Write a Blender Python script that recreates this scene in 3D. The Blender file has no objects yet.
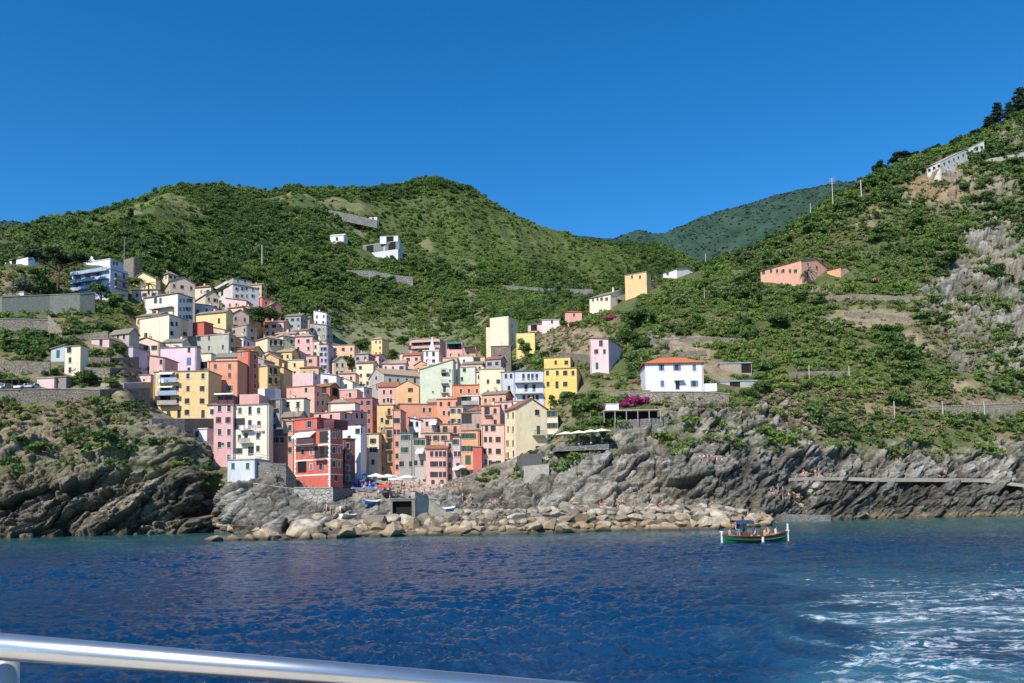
import bpy, bmesh, math, random
import numpy as np
from mathutils import Vector, Matrix
random.seed(7); RS = np.random.RandomState(11)
SC = bpy.context.scene
COL = SC.collection
rad = math.radians

# ------------------------------------------------------------------ camera
W, H, F = 1024, 683, 796.0
PITCH, ROLL = rad(4.0), rad(1.0)
CAMZ = 3.6
fw = np.array([0, math.cos(PITCH), math.sin(PITCH)])
up0 = np.array([0, -math.sin(PITCH), math.cos(PITCH)])
rt0 = np.array([1.0, 0, 0])
RT = math.cos(ROLL)*rt0 - math.sin(ROLL)*up0
UP = math.cos(ROLL)*up0 + math.sin(ROLL)*rt0
SHIFT = 0.1095
CAM = np.array([0, 0, CAMZ])

def ray(x, y):
    x = np.asarray(x, float); y = np.asarray(y, float)
    cx = (x-512)/F; cy = (341.5-y)/F + SHIFT*1024/F
    return cx[..., None]*RT + cy[..., None]*UP + fw

def pt(x, y, D):
    d = ray(x, y)
    return CAM + d*(np.asarray(D, float)/d[..., 1])[..., None]

def proj(P):
    v = np.asarray(P, float)-CAM
    d = v@fw
    d = np.where(np.abs(d) < 1e-6, 1e-6, d)
    return 512+F*(v@RT)/d, 341.5+SHIFT*1024-F*(v@UP)/d

cd = bpy.data.cameras.new('camera'); cam = bpy.data.objects.new('camera', cd); COL.objects.link(cam)
cd.sensor_width = 36; cd.lens = 36*F/1024; cd.shift_y = SHIFT; cd.clip_start = 0.05; cd.clip_end = 12000
M = Matrix(((RT[0], UP[0], -fw[0], 0), (RT[1], UP[1], -fw[1], 0), (RT[2], UP[2], -fw[2], CAMZ), (0, 0, 0, 1)))
cam.matrix_world = M
SC.camera = cam

# ------------------------------------------------------------------ light
SUN = Vector((-0.48, -0.88, 0)).normalized()
EL = rad(43)
wd = bpy.data.worlds.new('World'); SC.world = wd; wd.use_nodes = True
nt = wd.node_tree; nt.nodes.clear()
sk = nt.nodes.new('ShaderNodeTexSky'); sk.sky_type = 'NISHITA'; sk.sun_disc = False
sk.sun_elevation = EL; sk.sun_rotation = math.atan2(SUN.x, SUN.y)
sk.air_density = 0.9; sk.dust_density = 0.0; sk.ozone_density = 5.0; sk.altitude = 0
hs = nt.nodes.new('ShaderNodeHueSaturation'); hs.inputs['Saturation'].default_value = 1.3; hs.inputs['Hue'].default_value = .4985; hs.inputs['Value'].default_value = 1.18
bg = nt.nodes.new('ShaderNodeBackground'); bg.inputs['Strength'].default_value = 0.15
wo = nt.nodes.new('ShaderNodeOutputWorld')
nt.links.new(sk.outputs[0], hs.inputs['Color']); nt.links.new(hs.outputs[0], bg.inputs[0]); nt.links.new(bg.outputs[0], wo.inputs[0])
sd = bpy.data.lights.new('sun', 'SUN'); sd.energy = 5.7; sd.angle = rad(0.53); sd.color = (1.0, 0.935, 0.85)
so = bpy.data.objects.new('sun', sd); COL.objects.link(so)
tosun = Vector((SUN.x*math.cos(EL), SUN.y*math.cos(EL), math.sin(EL)))
so.rotation_euler = tosun.to_track_quat('Z', 'Y').to_euler()
SC.view_settings.view_transform = 'Standard'; SC.view_settings.look = 'None'
SC.view_settings.exposure = 0; SC.view_settings.gamma = 1
SC.render.engine = 'CYCLES'; SC.cycles.max_bounces = 5; SC.cycles.use_denoising = True
SC.cycles.diffuse_bounces = 2; SC.cycles.glossy_bounces = 2; SC.cycles.transparent_max_bounces = 6

# ------------------------------------------------------------------ noise
def _hash(ix, iy, iz, s):
    n = (ix.astype(np.int64)*374761393 + iy.astype(np.int64)*668265263 + iz.astype(np.int64)*2147483647 + s*974634777) & 0xffffffff
    n = ((n ^ (n >> 13))*1274126177) & 0xffffffff
    n = ((n ^ (n >> 16))*2246822519) & 0xffffffff
    return (n ^ (n >> 15)) & 0xffffffff
def vnoise(P, s=0):
    P = np.asarray(P, float); i = np.floor(P); f = P-i
    f = f*f*f*(f*(f*6-15)+10); ix, iy, iz = [i[..., k].astype(np.int64) for k in range(3)]
    r = 0
    for dx in (0, 1):
        wx = f[..., 0] if dx else 1-f[..., 0]
        for dy in (0, 1):
            wy = f[..., 1] if dy else 1-f[..., 1]
            for dz in (0, 1):
                wz = f[..., 2] if dz else 1-f[..., 2]
                r = r + wx*wy*wz*(_hash(ix+dx, iy+dy, iz+dz, s)/4294967295.0)
    return r*2-1
def fbm(P, o=4, s=0, g=0.5):
    r = 0; a = 1; t = 0
    for k in range(o):
        r = r + a*vnoise(P*(2.03**k)+k*7.3, s+k); t += a; a *= g
    return r/t
def ridged(P, o=4, s=0, g=0.5):
    r = 0; a = 1; t = 0
    for k in range(o):
        r = r + a*(1-2*np.abs(vnoise(P*(2.03**k)+k*3.1, s+k))); t += a; a *= g
    return r/t
def worley(P, s=0):
    P = np.asarray(P, float); i = np.floor(P).astype(np.int64); f = P-i
    d1 = np.full(P.shape[:-1], 9.0); d2 = d1.copy(); cid = np.zeros(P.shape[:-1]); ft = np.zeros(P.shape[:-1])
    for dx in (-1, 0, 1):
        for dy in (-1, 0, 1):
            for dz in (-1, 0, 1):
                jx, jy, jz = i[..., 0]+dx, i[..., 1]+dy, i[..., 2]+dz
                ox = _hash(jx, jy, jz, s+1)/4294967295.0; oy = _hash(jx, jy, jz, s+2)/4294967295.0; oz = _hash(jx, jy, jz, s+3)/4294967295.0
                d = (dx+ox-f[..., 0])**2+(dy+oy-f[..., 1])**2+(dz+oz-f[..., 2])**2
                c = _hash(jx, jy, jz, s+9)/4294967295.0
                tl = (dx+ox-f[..., 0])*(2*ox-1)*2+(dy+oy-f[..., 1])*(2*oy-1)*1.2+(dz+oz-f[..., 2])*(2*c-1)*2.4
                m = d < d1
                d2 = np.where(m, d1, np.minimum(d2, d)); cid = np.where(m, c, cid); ft = np.where(m, tl, ft); d1 = np.where(m, d, d1)
    return np.sqrt(d1), np.sqrt(d2), cid, ft
def sst(a, b, x):
    t = np.clip((x-a)/(b-a), 0, 1); return t*t*(3-2*t)

# ------------------------------------------------------------------ object helpers
def tag(o, label=None, cat=None, group=None, kind=None):
    if label: o['label'] = label
    if cat: o['category'] = cat
    if group: o['group'] = group
    if kind: o['kind'] = kind
    return o
def empty(name, loc=(0, 0, 0), rz=0.0, label=None, cat=None, group=None):
    o = bpy.data.objects.new(name, None); COL.objects.link(o); o.location = tuple(loc); o.rotation_euler = (0, 0, rz)
    o.empty_display_size = 0.3
    return tag(o, label, cat, group)
class MB:
    """collects polygons with a material index"""
    def __init__(s): s.v = []; s.f = []; s.m = []
    def poly(s, pts, m=0):
        n = len(s.v); s.v += [tuple(p) for p in pts]; s.f.append(tuple(range(n, n+len(pts)))); s.m.append(m)
    def box(s, x0, x1, y0, y1, z0, z1, m=0):
        n = len(s.v)
        s.v += [(x, y, z) for z in (z0, z1) for y in (y0, y1) for x in (x0, x1)]
        for q in ((0, 2, 3, 1), (4, 5, 7, 6), (0, 1, 5, 4), (2, 6, 7, 3), (0, 4, 6, 2), (1, 3, 7, 5)):
            s.f.append(tuple(n+i for i in q)); s.m.append(m)
    def bar(s, a, b, r, m=0, n=6, r2=None):
        a = Vector(a); b = Vector(b); d = (b-a)
        if d.length < 1e-6: return
        q = d.to_track_quat('Z', 'Y'); r2 = r if r2 is None else r2; k = len(s.v)
        for p, rr in ((a, r), (b, r2)):
            for i in range(n):
                t = 2*math.pi*i/n; s.v.append(tuple(p+q@Vector((rr*math.cos(t), rr*math.sin(t), 0))))
        for i in range(n):
            j = (i+1) % n; s.f.append((k+i, k+j, k+n+j, k+n+i)); s.m.append(m)
        s.f.append(tuple(k+i for i in reversed(range(n)))); s.m.append(m)
        s.f.append(tuple(k+n+i for i in range(n))); s.m.append(m)
    def mesh(s, name, mats, smooth=False):
        me = bpy.data.meshes.new(name); me.from_pydata(s.v, [], s.f); me.update()
        for mt in (mats if isinstance(mats, (list, tuple)) else [mats]): me.materials.append(mt)
        if s.m: me.polygons.foreach_set('material_index', s.m)
        if smooth: me.polygons.foreach_set('use_smooth', [True]*len(s.f))
        return me
    def build(s, name, mats, parent=None, smooth=False, loc=None):
        return link(name, s.mesh(name, mats, smooth), parent, loc)
def link(name, me, parent=None, loc=None, rz=0, scl=None):
    o = bpy.data.objects.new(name, me); COL.objects.link(o)
    if parent: o.parent = parent
    if loc is not None: o.location = tuple(loc)
    if rz: o.rotation_euler = (0, 0, rz)
    if scl is not None: o.scale = (scl, scl, scl) if not hasattr(scl, '__len__') else tuple(scl)
    return o
def npmesh(name, V, Q, mats, smooth=False, attrs=None, mi=None):
    me = bpy.data.meshes.new(name); V = np.asarray(V, np.float32); Q = np.asarray(Q, np.int32); n = Q.shape[1]
    me.vertices.add(len(V)); me.vertices.foreach_set('co', V.ravel())
    me.loops.add(Q.size); me.loops.foreach_set('vertex_index', Q.ravel())
    me.polygons.add(len(Q)); me.polygons.foreach_set('loop_start', np.arange(0, Q.size, n, dtype=np.int32))
    me.polygons.foreach_set('loop_total', np.full(len(Q), n, np.int32))
    if smooth: me.polygons.foreach_set('use_smooth', np.ones(len(Q), bool))
    if mi is not None: me.polygons.foreach_set('material_index', np.asarray(mi, np.int32))
    for mt in (mats if isinstance(mats, (list, tuple)) else [mats]): me.materials.append(mt)
    for k, a in (attrs or {}).items():
        if a.ndim == 2:
            at = me.attributes.new(k, 'FLOAT_COLOR', 'POINT'); at.data.foreach_set('color', np.c_[a, np.ones(len(a))].astype(np.float32).ravel())
        else:
            at = me.attributes.new(k, 'FLOAT', 'POINT'); at.data.foreach_set('value', a.astype(np.float32))
    me.update(calc_edges=True)
    return me

# ------------------------------------------------------------------ material helpers
class NT:
    def __init__(s, name):
        s.m = bpy.data.materials.new(name); s.m.use_nodes = True; s.t = s.m.node_tree; s.n = s.t.nodes
        s.n.clear(); s.out = s.n.new('ShaderNodeOutputMaterial'); s.b = s.n.new('ShaderNodeBsdfPrincipled'); s.l(s.b.outputs[0], s.out.inputs[0])
    def l(s, a, b): s.t.links.new(a, b)
    def node(s, t, **k):
        n = s.n.new('ShaderNode'+t)
        for a, v in k.items(): setattr(n, a, v)
        return n
    def setv(s, inp, v):
        if isinstance(v, bpy.types.NodeSocket): s.l(v, inp)
        elif v is not None:
            if hasattr(v, '__len__') and len(v) == 3 and inp.type == 'RGBA': v = (*v, 1)
            inp.default_value = v
    def noise(s, scale, detail=4, rough=0.55, vec=None, dist=0):
        n = s.node('TexNoise'); n.inputs['Scale'].default_value = scale; n.inputs['Detail'].default_value = detail
        n.inputs['Roughness'].default_value = rough; n.inputs['Distortion'].default_value = dist
        if vec is not None: s.l(vec, n.inputs['Vector'])
        return n.outputs['Fac']
    def ramp(s, fac, a, b, ca=0.0, cb=1.0):
        n = s.node('MapRange'); n.inputs['From Min'].default_value = a; n.inputs['From Max'].default_value = b
        n.inputs['To Min'].default_value = ca; n.inputs['To Max'].default_value = cb; s.l(fac, n.inputs['Value']); return n.outputs[0]
    def mix(s, fac, a, b, mode='MIX'):
        n = s.node('Mix', data_type='RGBA', blend_type=mode); s.setv(n.inputs[0], fac); s.setv(n.inputs[6], a); s.setv(n.inputs[7], b); return n.outputs[2]
    def math(s, op, a, b=0.0, c=0.0):
        n = s.node('Math', operation=op); s.setv(n.inputs[0], a); s.setv(n.inputs[1], b); s.setv(n.inputs[2], c); return n.outputs[0]
    def pos(s): return s.node('NewGeometry').outputs['Position']
    def obj(s): return s.node('TexCoord').outputs['Object']
    def bump(s, h, strength=0.3, dist=0.1, normal=None):
        n = s.node('Bump'); n.inputs['Strength'].default_value = strength; n.inputs['Distance'].default_value = dist; s.l(h, n.inputs['Height'])
        if normal is not None: s.l(normal, n.inputs['Normal'])
        return n.outputs[0]
    def fin(s, col=None, rough=None, normal=None, metal=None, spec=None):
        if col is not None: s.setv(s.b.inputs['Base Color'], col)
        if rough is not None: s.setv(s.b.inputs['Roughness'], rough)
        if normal is not None: s.l(normal, s.b.inputs['Normal'])
        if metal is not None: s.b.inputs['Metallic'].default_value = metal
        if spec is not None: s.b.inputs['Specular IOR Level'].default_value = spec
        return s.m
MATS = {}
def srgb(r, g, b):
    return tuple(((c/255)/12.92 if c/255 < 0.04045 else ((c/255+0.055)/1.055)**2.4) for c in (r, g, b))
def plaster(rgb, dirt=0.5):
    key = ('pl', rgb, dirt)
    if key in MATS: return MATS[key]
    c = np.array(srgb(*rgb)); c = c*.88+.12*c.mean(); c = c*0.80+0.06*c.max(); c = np.minimum(c*np.array([1.0, .965, .98]), .78)
    m = NT('painted_plaster'); p = m.pos(); sc = m.node('Mapping'); sc.inputs['Scale'].default_value = (1, 1, 0.25); m.l(p, sc.inputs[0])
    n1 = m.noise(0.35, 5, 0.6, p); n2 = m.noise(1.6, 5, 0.65, sc.outputs[0]); n3 = m.noise(9, 3, 0.6, p)
    dk = tuple(c*0.62+np.array([0.02, 0.018, 0.012])); lt = tuple(np.minimum(c*1.12+0.015, 0.85))
    col = m.mix(m.ramp(n1, 0.35, 0.7), tuple(c), lt)
    col = m.mix(m.ramp(n2, 0.5, 0.72, 0, min(1, dirt*1.3)), col, dk)
    col = m.mix(m.ramp(n3, 0.3, 0.7, 0, 0.15), col, dk)
    MATS[key] = m.fin(col, 0.9, m.bump(n3, 0.25, 0.05)); return MATS[key]
def flat(name, rgb, rough=0.6, metal=0.0, var=0.25, lin=False, scale=3.0):
    key = (name, rgb)
    if key in MATS: return MATS[key]
    c = np.array(rgb if lin else srgb(*rgb))
    m = NT(name); n = m.noise(scale, 4, 0.6, m.pos())
    MATS[key] = m.fin(m.mix(m.ramp(n, 0.3, 0.7), tuple(c*(1-var)), tuple(np.minimum(c*(1+var*0.6), 0.9))), rough, metal=metal); return MATS[key]
def stone(name, c1, c2, size=2.2):
    key = (name, c1)
    if key in MATS: return MATS[key]
    m = NT(name); p = m.pos(); mp = m.node('Mapping'); mp.inputs['Scale'].default_value = (1, 1, 1.9); m.l(p, mp.inputs[0])
    v = m.node('TexVoronoi'); v.inputs['Scale'].default_value = size; m.l(mp.outputs[0], v.inputs['Vector'])
    e = m.node('TexVoronoi', feature='DISTANCE_TO_EDGE'); e.inputs['Scale'].default_value = size; m.l(mp.outputs[0], e.inputs['Vector'])
    n = m.noise(0.5, 5, 0.65, p); sp = m.node('SeparateColor'); m.l(v.outputs['Color'], sp.inputs[0])
    col = m.mix(m.math('MULTIPLY_ADD', sp.outputs[0], 0.6, m.ramp(n, 0.3, 0.7, -0.1, 0.4)), c1, c2)
    ed = m.ramp(e.outputs['Distance'], 0.0, 0.09); col = m.mix(ed, tuple(np.array(c1)*0.35), col)
    MATS[key] = m.fin(col, 0.95, m.bump(ed, 0.8, 0.1)); return MATS[key]
def roofmat(rgb):
    key = ('rf', rgb)
    if key in MATS: return MATS[key]
    c = np.array(srgb(*rgb))*0.85
    m = NT('roof_tiles'); p = m.pos(); o = m.obj()
    n = m.noise(2.5, 5, 0.7, p); n2 = m.noise(0.5, 3, 0.6, p)
    w = m.node('TexWave'); w.wave_type = 'BANDS'; w.bands_direction = 'X'; w.inputs['Scale'].default_value = 1.3; w.inputs['Distortion'].default_value = 0.4; m.l(o, w.inputs['Vector'])
    col = m.mix(m.ramp(n, 0.3, 0.7), tuple(c*0.6), tuple(np.minimum(c*1.15, .8))); col = m.mix(m.ramp(n2, 0.45, 0.75, 0, 0.5), col, tuple(c*0.5+0.03))
    MATS[key] = m.fin(col, 0.9, m.bump(w.outputs['Fac'], 0.5, 0.12)); return MATS[key]
# ------------------------------------------------------------------ terrain profiles: station x -> (y, D) from the shore to the far hills
ST = {
-150:[140,(490,143),(440,152),(400,165),(352,190),(300,225),(272,260),(262,330),(254,420),(247,520),(300,1000),(236,2300)],
0:  [143,(490,146),(445,154),(402,166),(355,190),(305,225),(270,262),(258,330),(249,420),(238,520),(300,1000),(233,2400)],
60: [148,(490,150),(442,158),(400,170),(352,195),(308,230),(272,265),(255,340),(237,450),(219,580),(300,1000),(234,2400)],
120:[151,(482,154),(427,163),(392,175),(352,200),(312,232),(276,270),(255,350),(230,480),(207,640),(300,1000),(237,2400)],
150:[153,(480,156),(432,162),(416,174),(372,205),(318,240),(264,290),(240,380),(220,500),(201,660),(300,1000),(240,2400)],
185:[155,(485,158),(440,164),(420,182),(365,212),(310,255),(272,310),(240,420),(215,540),(194,690),(300,1050),(240,2400)],
212:[161,(510,163),(478,168),(440,182),(385,212),(330,262),(285,330),(240,440),(215,560),(191,720),(300,1100),(240,2400)],
235:[152,(505,155),(484,163),(452,178),(400,205),(345,255),(295,330),(245,450),(215,590),(191,750),(300,1100),(240,2400)],
262:[150,(502,156),(482,163),(446,180),(395,210),(345,265),(303,340),(250,470),(215,620),(193,780),(300,1150),(240,2400)],
300:[151,(503,157),(490,166),(452,186),(400,222),(352,285),(322,350),(265,480),(222,650),(191,830),(300,1200),(240,2400)],
350:[152,(509,157),(494,166),(462,190),(410,230),(368,295),(338,370),(275,500),(225,680),(191,850),(300,1250),(240,2400)],
400:[152,(512,157),(492,168),(466,190),(415,235),(372,300),(342,380),(282,520),(228,720),(187,880),(300,1300),(240,2400)],
430:[152,(511,157),(492,166),(462,190),(412,235),(370,305),(342,385),(284,530),(228,730),(182,890),(300,1300),(240,2400)],
460:[152,(509,157),(490,166),(458,190),(408,235),(366,305),(338,385),(284,540),(230,740),(187,900),(300,1300),(240,2400)],
500:[152,(506,157),(482,166),(450,184),(402,225),(360,290),(322,375),(288,560),(242,760),(203,920),(300,1400),(240,2400)],
550:[152,(503,158),(470,167),(438,180),(400,210),(360,275),(318,355),(294,580),(262,780),(227,950),(300,1400),(242,2400)],
600:[152,(492,160),(448,170),(418,182),(385,206),(345,255),(302,330),(310,620),(275,800),(239,980),(300,1400),(241,2400)],
650:[154,(492,162),(452,170),(412,184),(392,196),(335,245),(283,325),(320,640),(285,820),(244,1000),(300,1400),(236,2300)],
700:[158,(492,164),(448,172),(412,182),(384,200),(325,245),(270,335),(330,650),(295,830),(262,1000),(300,1400),(218,2300)],
750:[163,(495,168),(442,178),(416,188),(372,210),(312,255),(256,345),(340,650),(310,830),(290,1000),(310,1400),(205,2300)],
800:[172,(498,176),(444,185),(414,194),(362,215),(292,262),(229,350),(340,650),(310,830),(290,1000),(310,1400),(191,2300)],
850:[177,(495,180),(446,190),(412,198),(350,222),(272,275),(196,360),(340,650),(310,830),(290,1000),(310,1400),(180,2300)],
900:[180,(490,183),(444,192),(411,200),(340,228),(250,285),(168,370),(320,650),(300,830),(280,1000),(310,1400),(185,2300)],
950:[183,(490,186),(444,195),(410,203),(330,235),(230,295),(147,380),(300,650),(280,830),(270,1000),(310,1400),(195,2300)],
1024:[186,(490,189),(442,198),(406,208),(320,242),(210,305),(101,385),(260,650),(260,830),(260,1000),(310,1400),(210,2300)],
1180:[192,(480,195),(430,204),(395,214),(300,250),(180,315),(50,395),(200,650),(220,830),(230,1000),(310,1400),(220,2300)],
}
for x_ in ST:
    e_ = ST[x_]
    if x_ <= 730: e_[9] = (e_[9][0]+(9 if x_ < 520 else 4 if x_ < 570 else 4), e_[9][1]); e_[8] = (e_[8][0]+5, e_[8][1])
    e_[11] = (e_[11][0]+(9 if x_ > 560 else 4), e_[11][1])
ST[850][6] = (202, 360); ST[900][6] = (176, 370); ST[950][6] = (158, 380); ST[1024][6] = (122, 385); ST[1180][6] = (72, 395)
for x_, a_, c_ in ((300, (492, 166), (472, 184)), (350, (496, 166), (482, 190)), (400, (496, 168), (481, 192)), (430, (495, 166), (480, 190)), (460, (494, 166), (476, 188)), (500, (484, 164), (462, 184))): ST[x_][2] = a_; ST[x_][3] = c_
XS = sorted(ST); NK = 12
def _pchip(x, y, xi):
    """monotone cubic along the last axis of y (…,n); xi broadcast"""
    x = np.asarray(x, float); y = np.asarray(y, float)
    h = np.diff(x); d = np.diff(y, axis=-1)/h
    m = np.zeros_like(y); m[..., 0] = d[..., 0]; m[..., -1] = d[..., -1]
    a, b = d[..., :-1], d[..., 1:]
    with np.errstate(divide='ignore', invalid='ignore'):
        hm = 2*a*b/(a+b)
    m[..., 1:-1] = np.where(a*b > 0, hm, 0)
    k = np.clip(np.searchsorted(x, xi, side='right')-1, 0, len(x)-2); t = (xi-x[k])/h[k]
    t2, t3 = t*t, t*t*t
    return (2*t3-3*t2+1)*y[..., k] + (t3-2*t2+t)*h[k]*m[..., k] + (-2*t3+3*t2)*y[..., k+1] + (t3-t2)*h[k]*m[..., k+1]
# layer k: arrays of (u, z, Y)
LAY = []
for k in range(NK):
    U, Z, Y = [], [], []
    for x in XS:
        e = ST[x][k]
        if k == 0:
            p = pt(x, 525, e); U.append(p[0]/p[1]); Z.append(0.0); Y.append(e)
        else:
            p = pt(x, e[0], e[1]); U.append(p[0]/p[1]); Z.append(p[2]); Y.append(e[1])
    LAY.append((np.array(U), np.array(Z), np.array(Y)))
NU = 1060
UU = np.linspace(-0.86, 0.86, NU)
LZ = np.array([_pchip(l[0], l[1], np.clip(UU, l[0][0], l[0][-1])) for l in LAY])      # (NK, NU)
LY = np.array([_pchip(l[0], l[2], np.clip(UU, l[0][0], l[0][-1])) for l in LAY])
# add an underwater row in front and a falling row behind
LZ = np.vstack([np.full(NU, -7.0), LZ, LZ[-1:]-250]); LY = np.vstack([LY[:1]-7, LY, LY[-1:]+900])
rows = []
segs = [12, 42, 58, 44, 44, 48, 48, 62, 44, 40, 10, 26, 3]
for i, n in enumerate(segs): rows += list(np.arange(n)/n + i)
rows.append(len(segs)); TT = np.array(rows)
kk = np.arange(NK+2).astype(float)
TZ = _pchip(kk, LZ.T, TT).T; TY = _pchip(kk, LY.T, TT).T                                # (NT, NU)
BASE = np.stack([UU[None, :]*TY, TY, TZ], -1)
# depth of the ground at a pixel (before roughening), front surface only
PX, PY = proj(BASE)
def ground(x, y, tmax=7.0):
    """3D point of the bare hillside seen at pixel (x, y)"""
    P = pt(x, y, 300.0); u = P[0]/P[1]; j = int(np.clip(np.searchsorted(UU, u), 0, NU-1))
    col = PY[:, j]; n = int(np.searchsorted(TT, tmax+1)); best = None
    for i in range(12, n-1):
        if col[i] >= y > col[i+1]:
            t = (col[i]-y)/(col[i]-col[i+1]+1e-9); D = TY[i, j]*(1-t)+TY[i+1, j]*t
            return pt(x, y, D)
    return pt(x, y, TY[n-1, j])
def gD(x, y, tmax=7.0): return float(ground(x, y, tmax)[1])

# zones in the place, given by where they are seen: (cx, cy, rx, ry)
def zone(px, py, zs, soft=0.35):
    r = np.zeros_like(px)
    for cx, cy, rx, ry, v in zs:
        d = np.sqrt(((px-cx)/rx)**2+((py-cy)/ry)**2); r = np.maximum(r, v*(1-sst(1-soft, 1+soft, d)))
    return r
ROCKZ = [(992, 300, 72, 62, .95), (1010, 250, 60, 38, .9), (960, 190, 60, 22, .9), (1010, 400, 50, 20, .4), (925, 188, 24, 13, .9), (150, 462, 62, 55, .9), (265, 500, 60, 30, 1),
         (20, 480, 60, 60, .8), (350, 500, 80, 20, .7), (1010, 130, 16, 14, .6), (500, 486, 46, 20, 1), (560, 470, 60, 26, .75), (700, 430, 70, 26, .8), (620, 455, 60, 22, .8), (780, 425, 40, 30, .75),
         (560, 450, 25, 15, .5), (1000, 345, 60, 30, .8), (150, 430, 25, 15, .7), (660,345,25,10,.6)]
BAREZ = [(20, 290, 40, 22, .6), (60, 325, 75, 12, .5), (40, 365, 70, 14, .45), (110, 345, 30, 20, .5), (60, 400, 80, 16, .45), (100, 385, 60, 12, .8), (575, 342, 45, 16, .9),
         (560, 325, 30, 10, .6), (300, 206, 52, 6, .9), (345, 215, 35, 6, .9), (255, 202, 20, 4, .9), (150, 214, 22, 4, .9), (185, 222, 25, 5, .7), (350, 240, 26, 8, .8), (470, 290, 9, 22, .7), (482, 318, 10, 14, .7), (425, 250, 8, 8, .9),
         (690, 352, 26, 14, .8), (700, 340, 18, 6, .7), (715, 370, 35, 12, .8), (870, 318, 45, 12, .9), (905, 340, 18, 9, .8), (830, 290, 18, 8, .6), (960, 385, 20, 8, .8), (925, 352, 12, 10, .7), (725, 320, 25, 6, .4), (590, 395, 35, 14, .5),
         (870, 408, 25, 6, .7), (910, 405, 50, 7, .6), (40, 440, 60, 20, .35), (865, 225, 12, 6, .8), (870, 212, 16, 5, .7), (600, 340, 30, 30, .5), (640, 385, 40, 10, .5), (1000, 402, 40, 5, .8), (530, 245, 40, 8, .3), (350, 395, 180, 75, 1), (200, 330, 90, 60, .7), (450, 420, 110, 60, 1)]
TERZ = [(375, 322, 48, 20, 1), (470, 330, 30, 14, 1), (540, 340, 30, 10, .8), (520, 232, 75, 24, 1), (550, 254, 80, 16, .9), (420, 262, 70, 16, .7), (600, 262, 40, 12, .7), (400, 215, 60, 14, .6), (130, 232, 60, 14, .5), (300, 300, 50, 14, .35), (560, 272, 60, 8, .7), (150, 222, 40, 12, .6), (320, 220, 60, 10, .8), (430, 225, 60, 15, .5), (470, 205, 60, 12, .5), (690, 300, 60, 20, .4), (860, 300, 60, 20, .6), (500, 300, 40, 10, .7), (330, 260, 60, 20, .2)]
NTR, NUU = TY.shape
tk = np.repeat(TT[:, None], NUU, 1)
rock = 1-sst(2.55, 3.25, tk+0.35*fbm(BASE/14, 3, 5))
rock = np.where((PX < 215), 1-sst(2.0, 2.9, tk+0.6*fbm(BASE/12, 3, 5)), rock)
rz = zone(PX, PY, ROCKZ)*(tk < 8.05)
rock = np.clip(np.maximum(rock*0.9, rz*(0.65+0.6*fbm(BASE/9, 4, 8))), 0, 1)
village = zone(PX, PY, [(350, 395, 190, 75, 1), (450, 422, 105, 44, 1), (215, 350, 75, 60, 1)])*(tk < 8.1)*(tk > 2.9)
rock = rock*(1-village)
# rock relief, in metres, laid in tilted beds
th = rad(32)
Rs = np.array([[math.cos(th), 0, math.sin(th)], [0, 1, 0], [-math.sin(th), 0, math.cos(th)]])
PS = BASE@Rs.T
near = (tk < 8.3)
def wsub(P, mask, s):
    o = [np.zeros(P.shape[:-1]) for _ in range(4)]
    r = worley(P[mask], s)
    for a, b in zip(o, r): a[mask] = b
    return o
mk = near & (rock > 0.02)
warp = np.stack([fbm(BASE/5, 3, 31), fbm(BASE/5, 3, 32), fbm(BASE/5, 3, 33)], -1)*1.0
d1, d2, c1, t1 = wsub((PS+warp)*np.array([1/14., 1/9., 1/4.2]), mk, 3)
e1, e2, c2, t2 = wsub((PS+warp*0.6)*np.array([1/4.6, 1/3.6, 1/1.5]), mk, 13)
f1, f2, c3, t3 = wsub((PS+warp*0.3)*np.array([1/1.7, 1/1.5, 1/.6]), mk, 23)
sl = 1-.7*zone(PX, PY, [(560, 492, 85, 24, 1), (720, 480, 50, 30, .7), (920, 500, 130, 16, .8)])
blk = (3.6*(c1-0.45)+1.7*t1)*np.minimum((d2-d1)*16, 1)*(.4+.6*sl)+(1.35*(c2-0.5)+.65*t2)*np.minimum((e2-e1)*14, 1)*sl+(0.5*(c3-0.5)+.26*t3)*np.minimum((f2-f1)*10, 1)*sl
crack = -1.4*np.exp(-((d2-d1)/0.05)**2)-0.75*np.exp(-((e2-e1)/0.07)**2)-.3*np.exp(-((f2-f1)/0.08)**2)
lw = PS[..., 2]+1.1*fbm(BASE/6, 3, 47)+2.5*(c1-.5)
lay = .85*(lw/2.3-np.floor(lw/2.3))**1.5+.35*(lw/.85-np.floor(lw/.85))
disp = blk*.85+lay+crack+1.6*ridged(BASE/11, 3, 41)+0.25*fbm(BASE/1.1, 2, 43)
gy, gx = np.gradient(BASE, axis=0), np.gradient(BASE, axis=1)
NRM = np.cross(gx, gy); NRM /= np.linalg.norm(NRM, axis=-1, keepdims=True)+1e-9
NRM[..., 1] = np.minimum(NRM[..., 1], -0.25); NRM /= np.linalg.norm(NRM, axis=-1, keepdims=True)
edge = sst(-0.5, 1.6, tk)
amp = rock*edge*np.where(tk < 1, 0.5, 1)*np.where(PX > 215, np.where(PX < 420, 0.6, .95), 1.15)
DSP = NRM*(disp*amp)[..., None]
# softer lumps for the soil and for the mountains
sm = (1-rock)*sst(3.2, 4.2, tk)*(1-village*0.8)
gul = fbm(np.stack([BASE[..., 0]/60, BASE[..., 1]/110, BASE[..., 2]*0], -1), 4, 51)
big = sst(7.2, 8.6, tk)
DSP[..., 2] += sm*(1.1*fbm(BASE/7, 3, 52)) + big*14*gul*(1-0.85*sst(9.2, 10, tk)) + sst(10.5, 12, tk)*(30*fbm(BASE/260, 4, 53)+9*fbm(BASE/45, 3, 54))
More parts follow.
